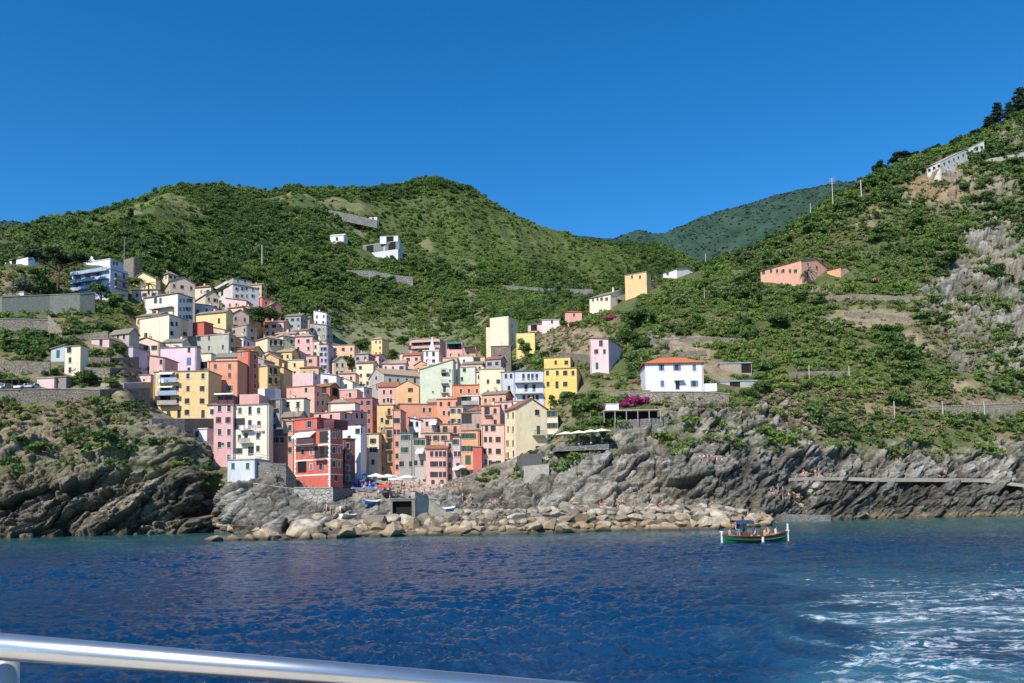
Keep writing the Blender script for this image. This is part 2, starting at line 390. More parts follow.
# folds running down the mountain
fold = ridged(np.stack([(BASE[..., 0]+0.35*BASE[..., 1])/85, BASE[..., 1]/420, BASE[..., 2]*0], -1), 3, 57)
DSP[..., 2] += big*(1-0.9*sst(9.2, 10, tk))*15*fold
TER = BASE+DSP
TER[..., 2] = np.where(tk > 3.0, np.maximum(TER[..., 2], BASE[..., 2]-12), TER[..., 2])
# the ground under the houses is dug in
dig = np.maximum(village, zone(PX, PY, [(205, 300, 78, 48, 1), (100, 290, 34, 14, .5)], .6)*(tk < 8.1)*(tk > 2.9))
TER[..., 2] -= 7.5*dig*sst(3.7, 4.6, tk)*(1-sst(7.4, 8.0, tk))
# terraces: flatten in steps where the slopes are cultivated
ter = zone(PX, PY, TERZ)*(tk > 3)*(tk < 10)
stp = np.where(tk < 8, 2.2, 5.0)
q = TER[..., 2]/stp; fr = q-np.floor(q); TER[..., 2] = TER[..., 2]*(1-ter)+ter*stp*(np.floor(q)+sst(.62, 1.0, fr))
# ---- colours
C = lambda *a: np.array(a, float)
g1 = fbm(BASE/6, 4, 61); g2 = fbm(BASE/1.6, 3, 62); g3 = fbm(BASE/22, 3, 63)
rc = C(.245, .23, .205)+(.075*g1+.06*g2)[..., None]*C(1, .98, .9)
rc = rc+(0.07*(c2-0.5)+0.05*(c3-.5))[..., None]
rc = rc*(1+.35*(c1-.5)+.45*(c2-.5)+.2*t2)[..., None]; rc = rc*((1-0.7*np.exp(-((d2-d1)/0.05)**2))*(1-.55*np.exp(-((e2-e1)/0.07)**2))*(1-.3*np.exp(-((f2-f1)/0.09)**2)))[..., None]  # block tones vary; cracks get crevice shade painted into the colour
tan = sst(0.0, .5, g3+0.3*g1)[..., None]; rc = rc*(1-tan*.5)+tan*.5*C(.27, .225, .155)
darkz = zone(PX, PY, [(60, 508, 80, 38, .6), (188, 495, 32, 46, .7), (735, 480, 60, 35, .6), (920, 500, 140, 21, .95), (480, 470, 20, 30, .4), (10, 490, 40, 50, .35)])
rc = rc*(1-.22*(lw/2.3-np.floor(lw/2.3) < .12))[..., None]
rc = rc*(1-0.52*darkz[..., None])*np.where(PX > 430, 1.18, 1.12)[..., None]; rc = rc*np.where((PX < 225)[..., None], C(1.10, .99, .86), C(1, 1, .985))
pale = zone(PX, PY, [(120, 440, 60, 26, .8), (40, 450, 50, 14, .4), (560, 490, 75, 22, .5), (1005, 435, 35, 12, .8), (960, 190, 20, 14, .7), (240, 490, 30, 16, .4)]); rc = rc*(1-pale[..., None]*.5)+pale[..., None]*.5*C(.36, .33, .27)
och = zone(PX, PY, [(925, 188, 24, 13, 1), (950, 196, 30, 12, .8), (965, 180, 16, 16, .5), (1010, 432, 22, 8, .8)]); rc = rc*(1-och[..., None]*.7)+och[..., None]*.7*C(.36, .22, .10)
zz = TER[..., 2]
wet = np.exp(-np.maximum(zz, 0)/0.7)[..., None]; tb_ = (np.exp(-((zz-.75)/.4)**2)*sst(820, 880, PX)*.8)[..., None]; rc = rc*(1-tb_)+tb_*C(.34, .25, .14); rc = rc*(1-.75*wet)+.75*wet*C(.07, .055, .03)
soil = C(.23, .165, .10)+(.07*g1+.05*g2)[..., None]*C(1, .85, .6); grass = C(.105, .115, .035)+(.04*g2+.03*g1)[..., None]
gm = sst(-.25, .45, fbm(BASE/11, 4, 71)+.15)[..., None]
bare = np.clip(zone(PX, PY, BAREZ)*(tk < 9.6)+0.25*g1, 0, 1)
base = soil*(1-gm)+grass*gm; base = base*(1-bare[..., None])+bare[..., None]*(C(.29, .22, .14)+(.08*g2)[..., None])
base = base*(1-village[..., None])+village[..., None]*(C(.26, .23, .19)+(.1*g2)[..., None])
mt = sst(7.6, 9, tk)[..., None]; base = base*(1-mt)+mt*(base*.5+C(.045, .065, .018))
tw = (ter*(sst(.52, .6, fr)))[..., None]; tg = (ter*(1-sst(.52, .6, fr)))[..., None]
base = base*(1-tw*.8)+tw*.8*np.where((tk > 8)[..., None], C(.085, .08, .05), C(.2, .16, .11)); base = base*(1-tg*.6)+tg*.6*C(.155, .20, .05)
far = sst(10.6, 11.4, tk)[..., None]; base = base*(1-far)+far*(C(.028, .060, .038)+(.012*g3+.03*fbm(BASE/45, 5, 77)+.02*fbm(BASE/14, 2, 78))[..., None]*C(.6, 1, .75))  # far ground tinted bluer, distance haze put into its colour
vg = (np.clip((1-rock*1.25)*(1-bare*1.05)*(1-village), 0, 1)*.75)[..., None]*(tk < 10.6)[..., None]; base = base*(1-vg)+vg*(C(.058, .088, .024)+(.03*g2)[..., None])
pz = (zone(PX, PY, [(398, 490, 52, 18, 1)], .15)*(tk < 4.2))[..., None]; base = base*(1-pz)+pz*C(.42, .36, .28)
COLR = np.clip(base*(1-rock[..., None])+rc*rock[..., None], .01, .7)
PLAZA = zone(PX, PY, [(398, 490, 52, 18, 1), (350, 495, 30, 18, 1)], .15)*(tk < 4.2)
VEG = np.clip((1-rock*1.25)*(1-bare*1.05)*(1-.8*village), 0, 1)*(1-PLAZA)
VEG[(tk < 2.2)] = 0
VEG = np.maximum(VEG, .5*zone(PX, PY, [(505, 472, 40, 14, 1), (560, 462, 30, 14, 1), (640, 440, 60, 20, .5), (200, 470, 12, 20, 1), (232, 482, 20, 6, 1)])*(tk > 1.4)*(tk < 5))

m = NT('rock_and_soil'); at = m.node('Attribute'); at.attribute_name = 'col'; ar = m.node('Attribute'); ar.attribute_name = 'rock'
p = m.pos(); n1 = m.noise(1.4, 8, 0.65, p); n2 = m.noise(6.0, 6, 0.7, p)
mp = m.node('Mapping'); mp.inputs['Rotation'].default_value = (0, rad(-32), 0); mp.inputs['Scale'].default_value = (0.25, 0.25, 1.6); m.l(p, mp.inputs[0])
n3 = m.noise(1.0, 7, 0.65, mp.outputs[0], 0.8)
k1 = m.ramp(n1, 0.28, 0.72, 0.62, 1.34); k2 = m.ramp(n2, 0.3, 0.7, 0.78, 1.22); k3 = m.ramp(n3, 0.33, 0.67, 0.6, 1.35)
k3 = m.mix(ar.outputs['Fac'], (1, 1, 1), k3)
c = m.mix(1.0, at.outputs['Color'], k1, 'MULTIPLY'); c = m.mix(1.0, c, k2, 'MULTIPLY'); c = m.mix(1.0, c, k3, 'MULTIPLY')
hh = m.math('ADD', m.math('MULTIPLY', n1, 0.6), m.math('ADD', m.math('MULTIPLY', n3, 0.8), m.math('MULTIPLY', n2, 0.25)))
bs = m.node('Bump'); bs.inputs['Distance'].default_value = 0.7; m.l(m.math('MULTIPLY_ADD', ar.outputs['Fac'], 0.75, 0.2), bs.inputs['Strength']); m.l(hh, bs.inputs['Height'])
GROUND = m.fin(c, 0.93, bs.outputs[0], spec=0.25)
def sheet(name, r0, r1):
    a = TER[r0:r1+1]; n, k = a.shape[:2]; idx = np.arange(n*k).reshape(n, k)
    Q = np.stack([idx[:-1, :-1], idx[:-1, 1:], idx[1:, 1:], idx[1:, :-1]], -1).reshape(-1, 4)
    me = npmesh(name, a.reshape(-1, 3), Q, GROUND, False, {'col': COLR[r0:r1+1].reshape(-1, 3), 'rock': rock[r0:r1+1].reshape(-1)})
    return tag(link(name, me), kind='structure')
def rowof(t): return int(np.searchsorted(TT, t))
sheet('rocky_shore', 0, rowof(3.0)); sheet('hillside', rowof(3.0), rowof(8.0)); sheet('mountain', rowof(8.0), rowof(10.4)); sheet('distant_hills', rowof(10.4), len(TT)-1)
# land and ground to the horizon behind
mb = MB(); mb.box(-9000, 9000, 3400, 9000, -60, 20); tag(mb.build('terrain', flat('far_land', (60, 80, 60))), kind='structure')
mb = MB(); mb.poly([(-9000, -9000, -9), (9000, -9000, -9), (9000, 3400, -9), (-9000, 3400, -9)]); tag(mb.build('seabed', flat('seabed_sand', (70, 90, 80))), kind='structure')
# ------------------------------------------------------------------ sea
def wave_h(X, Y):
    r = np.random.RandomState(5); h = np.zeros_like(X)
    wx = X+0.8*vnoise(np.stack([X/9, Y/9, X*0], -1), 91); wy = Y+0.8*vnoise(np.stack([X/9, Y/9, X*0+4], -1), 92)
    for i in range(60):
        L = 0.28*(4.2/0.28)**(r.rand()**1.3); a = rad(-25)+r.normal()*0.75; k = 2*math.pi/L; A = 0.0120*L**0.55*(0.6+0.8*r.rand())
        ph = k*(wx*math.sin(a)+wy*math.cos(a))+r.rand()*6.28
        fade = np.clip(L*55/np.maximum(Y, 5), 0, 1)
        s = np.sin(ph); h += A*fade*(s+0.25*np.cos(2*ph))
    h *= 0.75+0.6*vnoise(np.stack([X/14, Y/22, X*0], -1), 94)
    return h*0.85
yr = 5.5*np.exp(np.linspace(0, math.log(215/5.5), 860)); ur = np.linspace(-0.95, 0.95, 980)
SX = ur[None, :]*yr[:, None]; SY = np.repeat(yr[:, None], len(ur), 1)
SZ = wave_h(SX, SY)*(1-0.55*sst(100, 150, SY))
me = npmesh('sea', np.stack([SX, SY, SZ], -1).reshape(-1, 3), (lambda i: np.stack([i[:-1, :-1], i[:-1, 1:], i[1:, 1:], i[1:, :-1]], -1).reshape(-1, 4))(np.arange(SX.size).reshape(SX.shape)), [], True)
m = NT('sea_water'); p = m.pos()
sx = m.node('SeparateXYZ'); m.l(p, sx.inputs[0]); X, Y = sx.outputs[0], sx.outputs[1]
flatp = m.node('CombineXYZ'); m.l(X, flatp.inputs[0]); m.l(Y, flatp.inputs[1]); fp = flatp.outputs[0]
def sc(a, b):
    q = m.node('Mapping'); q.inputs['Scale'].default_value = (a, b, 1); m.l(fp, q.inputs[0]); return q.outputs[0]
nb = m.noise(0.05, 4, 0.55, sc(0.7, 1.3)); nm = m.noise(0.25, 4, 0.6, sc(0.6, 1.6))
deep = m.mix(m.ramp(nb, 0.35, 0.65), (0.0018, 0.026, 0.078), (0.003, 0.042, 0.115))
# shallow water over pale bottom by the shore
shal = m.ramp(m.math('ADD', m.math('ADD', Y, m.math('MULTIPLY', m.ramp(nb, 0.3, 0.7), 30.0)), m.math('MULTIPLY', m.ramp(nm, 0.3, 0.7), 14.0)), 96, 150)
left = m.ramp(m.math('DIVIDE', X, Y), -0.2, -0.5, 0, 0.45)
col = m.mix(shal, deep, (0.020, 0.095, 0.095))
col = m.mix(m.math('MULTIPLY', left, m.ramp(Y, 60, 120)), col, (0.016, 0.085, 0.09))
# wake of the boat, spreading towards the right
wq = m.math('SUBTRACT', X, m.math('MULTIPLY_ADD', Y, 0.235, 1.0))
wn = m.noise(0.16, 3, 0.6, sc(1, 1.2), 1.0)
wake = m.math('MULTIPLY', m.ramp(m.math('ADD', wq, m.math('MULTIPLY', m.ramp(wn, 0.3, 0.7, -1, 1), 2.6)), -1.5, 4.0), m.ramp(m.math('ADD', Y, m.math('MULTIPLY', wn, 30.0)), 82, 44))
wake2 = m.math('MULTIPLY', m.ramp(m.math('SUBTRACT', X, m.math('MULTIPLY_ADD', Y, 0.10, -.5)), 0, 3.0), m.ramp(Y, 27, 18, 0, 0.8))
col = m.mix(m.math('MULTIPLY', wake, m.ramp(wn, .38, .62, .06, 0.5)), col, (0.05, 0.20, 0.27))
f1 = m.noise(0.62, 9, 0.70, sc(0.45, 1.5), 1.7); f2 = m.noise(3.4, 5, 0.65, sc(0.8, 1.2), 0.6)
fr1 = m.math('SUBTRACT', 1.0, m.math('MULTIPLY', m.math('ABSOLUTE', m.math('SUBTRACT', f1, 0.5)), 9.0))
fo = m.math('ADD', m.math('MULTIPLY', fr1, 0.55), m.math('MULTIPLY', f2, 0.9))
fsum = m.math('ADD', m.math('MAXIMUM', wake, m.math('MULTIPLY', wake2, .72)), 0.0)
foam = m.math('MULTIPLY', m.math('MULTIPLY', m.ramp(m.math('ADD', fo, m.math('MULTIPLY', fsum, 0.64)), 1.42, 1.66), m.ramp(m.noise(0.30, 4, .6, sc(0.4, 1.5), .8), .42, .56, .12, 1.0)), m.ramp(fsum, 0.05, 0.35))
col2 = m.mix(foam, col, (0.72, 0.79, 0.82))
rip = m.noise(6.5, 7, 0.68, sc(0.6, 1.3)); rip2 = m.noise(1.7, 5, 0.62, sc(0.6, 1.3), 0.5)
hgt = m.math('ADD', m.math('MULTIPLY', rip, 0.45), rip2)
bmp = m.bump(hgt, 0.9, 0.19)
WATER = m.fin(col2, m.math('MULTIPLY_ADD', foam, 0.6, 0.07), bmp)
m.b.inputs['IOR'].default_value = 1.333
me.materials.append(WATER)
tag(link('sea', me), kind='structure')
mb = MB(); mb.poly([(-9000, -9000, -0.45), (9000, -9000, -0.45), (9000, 3400, -0.45), (-9000, 3400, -0.45)]); tag(mb.build('sea', WATER), kind='structure')

# ------------------------------------------------------------------ vegetation
def leafmat(name, c1, c2, c3=None):
    m = NT(name); oi = m.node('ObjectInfo'); g = m.node('NewGeometry'); n = m.noise(0.06, 3, 0.6, g.outputs['Position']); n2 = m.noise(1.3, 3, 0.6, g.outputs['Position'])
    col = m.mix(m.ramp(oi.outputs['Random'], 0, 1), c1, c2)
    if c3: col = m.mix(m.ramp(n, 0.45, 0.62), col, c3)
    k = m.ramp(m.math('ADD', g.outputs['Random Per Island'], m.ramp(n2, .3, .7)), 0.2, 1.8, 0.55, 1.45); col = m.mix(1.0, col, k, 'MULTIPLY')
    m.b.inputs['Subsurface Weight'].default_value = 0.0
    tr = m.node('BsdfTranslucent'); m.setv(tr.inputs[0], col); mx = m.node('MixShader'); mx.inputs[0].default_value = 0.34
    m.l(m.b.outputs[0], mx.inputs[1]); m.l(tr.outputs[0], mx.inputs[2]); m.l(mx.outputs[0], m.out.inputs[0])
    return m.fin(col, 0.62, spec=0.3)
LEAF = {
 'dark': leafmat('dark_foliage', (.068, .124, .030), (.104, .178, .042), (.09, .158, .038)),
 'mid': leafmat('green_foliage', (.14, .228, .046), (.19, .285, .058), (.175, .24, .062)),
 'light': leafmat('bright_foliage', (.24, .33, .055), (.31, .39, .07), (.31, .34, .09)),
 'olive': leafmat('olive_foliage', (.17, .18, .11), (.25, .25, .17)),
 'dry': leafmat('dry_foliage', (.31, .25, .14), (.40, .33, .20)),
 'magenta': leafmat('bougainvillea_flowers', (.38, .02, .16), (.46, .04, .24)),
 'pink': leafmat('pink_flowers', (.52, .08, .17), (.55, .16, .24)),
 'pine': leafmat('pine_needles', (.026, .046, .022), (.038, .062, .026)),
}
BARK = flat('bark', (96, 76, 58), 0.95, var=0.4)
def leaf_cloud(cent, radii, n, size, rs, shell=0.45, flatz=1.0):
    """n small quads spread through the outer volume of several lobes"""
    cent = np.array(cent, float); radii = np.array(radii, float); w = radii**2; w /= w.sum()
    k = rs.choice(len(cent), n, p=w); d = rs.normal(size=(n, 3)); d /= np.linalg.norm(d, axis=1, keepdims=True)
    d[:, 2] = np.where(d[:, 2] < -0.35, -d[:, 2], d[:, 2])
    r = radii[k]*(1-shell*rs.rand(n)**1.6)*(1+0.12*rs.normal(size=n)); P = cent[k]+d*r[:, None]*np.array([1, 1, flatz])
    nn = d+0.75*rs.normal(size=(n, 3)); nn /= np.linalg.norm(nn, axis=1, keepdims=True)
    t = np.cross(nn, rs.normal(size=(n, 3))); t /= np.linalg.norm(t, axis=1, keepdims=True)+1e-9; b = np.cross(nn, t)
    s = size*(0.6+0.8*rs.rand(n))[:, None]
    V = np.stack([P-t*s-b*s*.55, P+t*s*.9-b*s*.7, P+t*s+b*s*.6, P-t*s*.8+b*s*.75], 1).reshape(-1, 3)
    return V, np.arange(4*n).reshape(n, 4)
def bush_mesh(name, mat, seed, n=330, size=0.08, lobes=6, hi=0.75):
    rs = np.random.RandomState(seed); c = []; r = []
    lobes = int(lobes*(.8+.7*rs.rand())); hi *= .75+.6*rs.rand()
    for i in range(lobes):
        a = rs.rand()*6.28; q = rs.rand()**.5*0.78; rr = 0.18+0.30*rs.rand(); c.append((q*math.cos(a), q*math.sin(a), (0.1+0.35*rs.rand())*hi+.1)); r.append(rr)
    V, Q = leaf_cloud(c, r, n, size, rs, 0.5, hi)
    return npmesh(name, V, Q, mat)
def scatter(name, mat, pts, scl, label, seed, **k):
    pc = bpy.data.collections.new(name+'_kinds')
    for i in range(5):
        o = bpy.data.objects.new('bush', bush_mesh('bush', mat, seed+i, **k)); pc.objects.link(o)
    me = bpy.data.meshes.new(name); me.from_pydata([tuple(q) for q in pts], [], [])
    a = me.attributes.new('scl', 'FLOAT_VECTOR', 'POINT'); rs = np.random.RandomState(seed)
    s = np.asarray(scl)[:, None]*np.c_[0.85+.3*rs.rand(len(pts)), 0.85+.3*rs.rand(len(pts)), 0.75+.5*rs.rand(len(pts))]
    a.data.foreach_set('vector', s.astype(np.float32).ravel())
    b = me.attributes.new('rot', 'FLOAT_VECTOR', 'POINT'); b.data.foreach_set('vector', np.c_[.25*rs.normal(size=len(pts)), .25*rs.normal(size=len(pts)), 6.28*rs.rand(len(pts))].astype(np.float32).ravel())
    ng = bpy.data.node_groups.new(name+'_scatter', 'GeometryNodeTree')
    ng.interface.new_socket('Geometry', in_out='INPUT', socket_type='NodeSocketGeometry'); ng.interface.new_socket('Geometry', in_out='OUTPUT', socket_type='NodeSocketGeometry')
    N = ng.nodes; gi = N.new('NodeGroupInput'); go = N.new('NodeGroupOutput'); ip = N.new('GeometryNodeInstanceOnPoints'); ci = N.new('GeometryNodeCollectionInfo')
    ci.inputs['Collection'].default_value = pc; ci.inputs['Separate Children'].default_value = True; ci.inputs['Reset Children'].default_value = True
    ip.inputs['Pick Instance'].default_value = True
    na = N.new('GeometryNodeInputNamedAttribute'); na.data_type = 'FLOAT_VECTOR'; na.inputs['Name'].default_value = 'scl'
    nr = N.new('GeometryNodeInputNamedAttribute'); nr.data_type = 'FLOAT_VECTOR'; nr.inputs['Name'].default_value = 'rot'
    er = N.new('FunctionNodeEulerToRotation')
    L = ng.links; L.new(gi.outputs[0], ip.inputs['Points']); L.new(ci.outputs[0], ip.inputs['Instance']); L.new(na.outputs['Attribute'], ip.inputs['Scale'])
    L.new(nr.outputs['Attribute'], er.inputs[0]); L.new(er.outputs[0], ip.inputs['Rotation']); L.new(ip.outputs[0], go.inputs[0])
    o = link(name, me); md = o.modifiers.new('scatter', 'NODES'); md.node_group = ng
    tag(o, label, 'vegetation', None, 'stuff'); return o
# ------------------------------------------------------------------ houses
GLASS = flat('window_glass', (38, 46, 54), 0.15, var=0.5, scale=0.4)
FRAMEW = flat('white_paint', (226, 224, 216), 0.6); FRAMED = flat('window_frame_paint', (120, 104, 88), 0.6); SILL = flat('sill_stone', (205, 200, 188), 0.8)
SHUT = {'g': flat('green_shutter_paint', (52, 92, 74), 0.7), 'b': flat('brown_shutter_paint', (88, 62, 48), 0.7), 'u': flat('blue_shutter_paint', (92, 118, 150), 0.7),
        'n': flat('grey_shutter_paint', (120, 124, 120), 0.7), 'k': flat('dark_shutter_paint', (50, 52, 52), 0.7)}
IRON = flat('dark_iron', (58, 58, 60), 0.5); CONC = flat('concrete', (168, 162, 150), 0.9, var=.3, scale=1.2); CANV = flat('white_canvas', (236, 232, 222), 0.8, var=.06)
TILE = roofmat((178, 118, 88)); TILEO = roofmat((226, 128, 76)); TILEG = roofmat((158, 146, 130)); TILEB = roofmat((196, 170, 140)); DARKIN = flat('interior_shade', (24, 22, 20), 0.9)  # DARKIN: near-black colour standing in for shade inside openings
ROOFS = {'t': TILE, 'o': TILEO, 'g': TILEG, 'b': TILEB, 'c': CONC, 'w': flat('white_roof', (222, 220, 214), .8), 'k': flat('slate_roof', (92, 90, 92), .8, scale=1.5), 'm': flat('blue_grey_roof', (150, 165, 178), .7)}
WC = {}
def win_mesh(w, h, sh, kind):
    """window: glass, frame and sill in its opening; origin = centre bottom, facing -y"""
    k = ('w', round(w, 2), round(h, 2), kind, sh in 'n-')
    if k not in WC:
        b = MB(); b.poly([(-w/2, .16, 0), (w/2, .16, 0), (w/2, .16, h), (-w/2, .16, h)], 0)
        for x in (-w/2, w/2-.07): b.box(x, x+.07, .08, .157, 0.002, h-.002, 1)
        b.box(-.035, .035, .09, .155, .072, h-.072, 1)
        b.box(-w/2+.072, w/2-.072, .085, .153, 0.003, .07, 1); b.box(-w/2+.072, w/2-.072, .085, .153, h-.07, h-.003, 1)
        if kind == 'win':
            b.box(-w/2-.1, w/2+.1, -.12, .078, -.1, -.004, 2)
            if sh in 'n-':
                b.box(-w/2-.14, -w/2-.002, -.025, .01, -.003, h, 2); b.box(w/2+.002, w/2+.14, -.025, .01, -.003, h, 2); b.box(-w/2-.14, w/2+.14, -.027, .01, h+.002, h+.14, 2)
        WC[k] = b.mesh('window' if kind == 'win' else 'door', [GLASS, FRAMED if sh != 'n' else FRAMEW, SILL])
    return WC[k]
def shut_mesh(w, h, sh, mode, s):
    k = ('s', round(w, 2), round(h, 2), sh, mode, s)
    if k not in WC:
        b = MB(); hw = w/2-.012; closed = mode == 2 or (mode == 1 and s == 1)
        x0 = (0.006 if s > 0 else -hw-.006) if closed else ((-w/2-.02-hw) if s < 0 else w/2+.02); y0 = .02 if closed else -.075
        b.box(x0, x0+hw, y0, y0+.04, .01, h-.01); n = int(h/.2)
        for i in range(1, n): b.box(x0+.05, x0+hw-.05, y0-.012, y0+.001, i*h/n-.02, i*h/n+.02)
        WC[k] = b.mesh('shutter', SHUT[sh])
    return WC[k]
def shutters(w, h, sh, mode, wo):
    for s in (-1, 1): link('shutter', shut_mesh(w, h, sh, mode, s), wo)
def face_quads(mb, A, ex, nz_in, x0, x1, z0, z1, holes, m=0, depth=.2):
    """wall face from local point A along ex with rectangular openings; nz_in = inward direction"""
    xs = sorted({x0, x1}|{h[0] for h in holes}|{h[1] for h in holes}); zs = sorted({z0, z1}|{h[2] for h in holes}|{h[3] for h in holes})
    P = lambda x, z, d=0: (A[0]+ex[0]*x+nz_in[0]*d, A[1]+ex[1]*x+nz_in[1]*d, z)
    for i in range(len(xs)-1):
        for j in range(len(zs)-1):
            cx, cz = (xs[i]+xs[i+1])/2, (zs[j]+zs[j+1])/2
            if any(h[0] < cx < h[1] and h[2] < cz < h[3] for h in holes): continue
            mb.poly([P(xs[i], zs[j]), P(xs[i+1], zs[j]), P(xs[i+1], zs[j+1]), P(xs[i], zs[j+1])], m)
    for a, b, c, d in holes:
        for q in (((a, c), (b, c)), ((b, c), (b, d)), ((b, d), (a, d)), ((a, d), (a, c))):
            mb.poly([P(*q[0]), P(*q[0], depth), P(*q[1], depth), P(*q[1])], m)
SIZES = {'w': (.78, 1.28), 's': (.5, .6), 'd': (.85, 1.95), 'D': (1.3, 2.2), 'B': (.85, 1.95), 'O': (2.4, 2.0), 'G': (2.6, 2.5), 'l': (.7, 1.75)}
HOUSES = []; AVOID = []
from mathutils.bvhtree import BVHTree
_a = TER[:rowof(10.4):1, ::2]; _n, _k = _a.shape[:2]; _idx = np.arange(_n*_k).reshape(_n, _k)
_Q = np.stack([_idx[:-1, :-1], _idx[:-1, 1:], _idx[1:, 1:], _idx[1:, :-1]], -1).reshape(-1, 4)
BVH = BVHTree.FromPolygons(_a.reshape(-1, 3).tolist(), _Q.tolist())
EXTRA = []
def seen(x, y):
    """first point of the ground on the line of sight through a pixel"""
    d = Vector(ray(x, y)).normalized(); best = None
    for t in [BVH]+EXTRA:
        h = t.ray_cast(Vector(CAM), d)
        if h[0] is not None and (best is None or h[3] < best[1]): best = (h[0], h[3])
    return np.array(best[0]) if best else ground(x, y)
def digged(x, y): j = int(np.argmin(np.abs(UU-(x-512)/F))); i = int(np.argmin(np.abs(PY[:rowof(8), j]-y))); return dig[i, j]
def house(name, xl, xm, xr, yt, yb, a, rgb, roof, L='', R='', label='', sh='g', dD=0.0, depth=None, D=None, dirt=.5, found=None, group=None, extra=None, rise=None, sub=False, cat='house', over=.3, chim=1, mats=None, ws=1.0):
    """xl, xm, xr: left end, near corner and right end of the two visible faces; yt, yb: eaves and foot at the near corner"""
    rs = random.Random(hash_s(label or name)); a_ = rad(a); ca, sa = math.cos(a_), math.sin(a_)
    inv = 150 < xm < 560 and 330 < yb < 478
    if D is None:
        D = gD(xm, yb)+dD if (inv or digged(xm, yb) > .6) else min(float(seen(xm, yb)[1]), gD(xm, yb)+min(dD, 2.))-.3
    C = pt(xm, yb, D); T = pt(xm, yt, D); Hh = T[2]-C[2]; zb = C[2]
    def uof(x): q = pt(x, (yt+yb)/2, D); return q[0]/q[1]
    ul = uof(xl); s = (C[0]-ul*C[1])/(ca+ul*sa) if xl < xm-.3 else 8.0
    s = min(max(s, 2.0), 60)
    if xr is not None and xr > xm+.3:
        ur_ = uof(xr); den = sa-ur_*ca; t = (ur_*C[1]-C[0])/den if den > .02 else 14; t = min(max(t, 2.5), depth or 28)
    else: t = depth or 7.0
    AVOID.append((xl-1, (xr or xm)+1, yt-(6 if roof[0] in 'hxymn' else 1), yb, D+t*.7))
    root = empty(name, (C[0], C[1], zb), -a_, label, cat, group)
    ex, ey = np.array([ca, -sa]), np.array([sa, ca])
    wall = mats or plaster(rgb, dirt)
    def hit(x, y, f):
        d = ray(x, y); rel = CAM[:2]-C[:2]; n = ey if f == 'L' else ex
        k = -(rel@n)/(d[:2]@n); p = CAM+d*k; r = p[:2]-C[:2]
        return (r@ex if f == 'L' else r@ey), p[2]-zb
    vil = 150 < xm < 560 and 330 < yb < 478; auto_down = found is None and vil
    if found is None: found = 15 if vil else 8
    holes = {'L': [], 'R': []}; todo = []
    def place(f, x, z, kind, shc, mode):
        w, h = SIZES[kind]; w *= ws; h *= ws; lo, hi = (-s, 0) if f == 'L' else (0, t)
        if hi-lo < w+.3: return
        x = min(max(x, lo+w/2+.15), hi-w/2-.15); z0 = z-h/2
        z0 = min(max(z0, -found+1), Hh-h-.12)
        r = (x-w/2, x+w/2, z0, z0+h)
        for q in holes[f]:
            if r[0] < q[1]+.12 and r[1] > q[0]-.12 and r[2] < q[3]+.12 and r[3] > q[2]-.12: return
        holes[f].append(r); todo.append((f, x, z0, w, h, kind, shc, mode))
    for f, spec in (('L', L), ('R', R)):
        if spec == 'auto' or spec[:5] == 'auto-':
            lo, hi = (-s, 0) if f == 'L' else (0, t); wd_ = hi-lo; nc = max(1, int(wd_/2.3)); nr = max(1, int((Hh+1)/2.8))
            kd = spec[5:] or ('w'+sh)
            for i in range(nc):
                for j in range(nr):
                    if rs.random() < .12: continue
                    place(f, lo+wd_*(i+.5)/nc+rs.uniform(-.25, .25), Hh-1.6-2.75*j, kd[0], kd[1] if len(kd) > 1 else '-', rs.choice([2, 2, 1, 0]))
        elif spec:
            for grp in spec.split(';'):
                kd, r_ = grp.split(':'); xs, ys = r_.split('@')
                for x in xs.split(','):
                    for y in ys.split(','):
                        q = hit(float(x), float(y), f); place(f, q[0], q[1], kd[0], kd[1] if len(kd) > 1 else '-', (rs.choice([2, 2, 1]) if kd[1:2] == 'k' else rs.choice([2, 2, 1, 0, 0])) if len(kd) < 3 else int(kd[2]))
    if auto_down:
        for f in 'LR':
            cols = {}
            for q in todo:
                if q[0] == f and q[5] in 'wl': cols.setdefault(round(q[1]), q)
            for q in todo:
                if q[0] == f and q[5] in 'wl' and q[2] < cols[round(q[1])][2]: cols[round(q[1])] = q
            for q in cols.values():
                for k in (1, 2, 3):
                    if rs.random() < .85: place(f, q[1], q[2]+q[4]/2-2.75*k, 'w', q[6], q[7])
    mb = MB(); z0 = -found
    face_quads(mb, (0, 0), (1, 0), (0, 1), -s, 0, z0, Hh, holes['L']); face_quads(mb, (0, 0), (0, 1), (-1, 0), 0, t, z0, Hh, holes['R'])
    mb.poly([(-s, 0, z0), (-s, 0, Hh), (-s, t, Hh), (-s, t, z0)]); mb.poly([(-s, t, z0), (-s, t, Hh), (0, t, Hh), (0, t, z0)])
    rt = roof[0]; rm = ROOFS[roof[1] if len(roof) > 1 else 't']; rise = rise if rise is not None else {'f': 0, 'h': 1.7, 'x': 1.9, 'y': 1.9, 'm': 1.4, 'n': 1.4}.get(rt, 0)
    o = over; rb = MB()
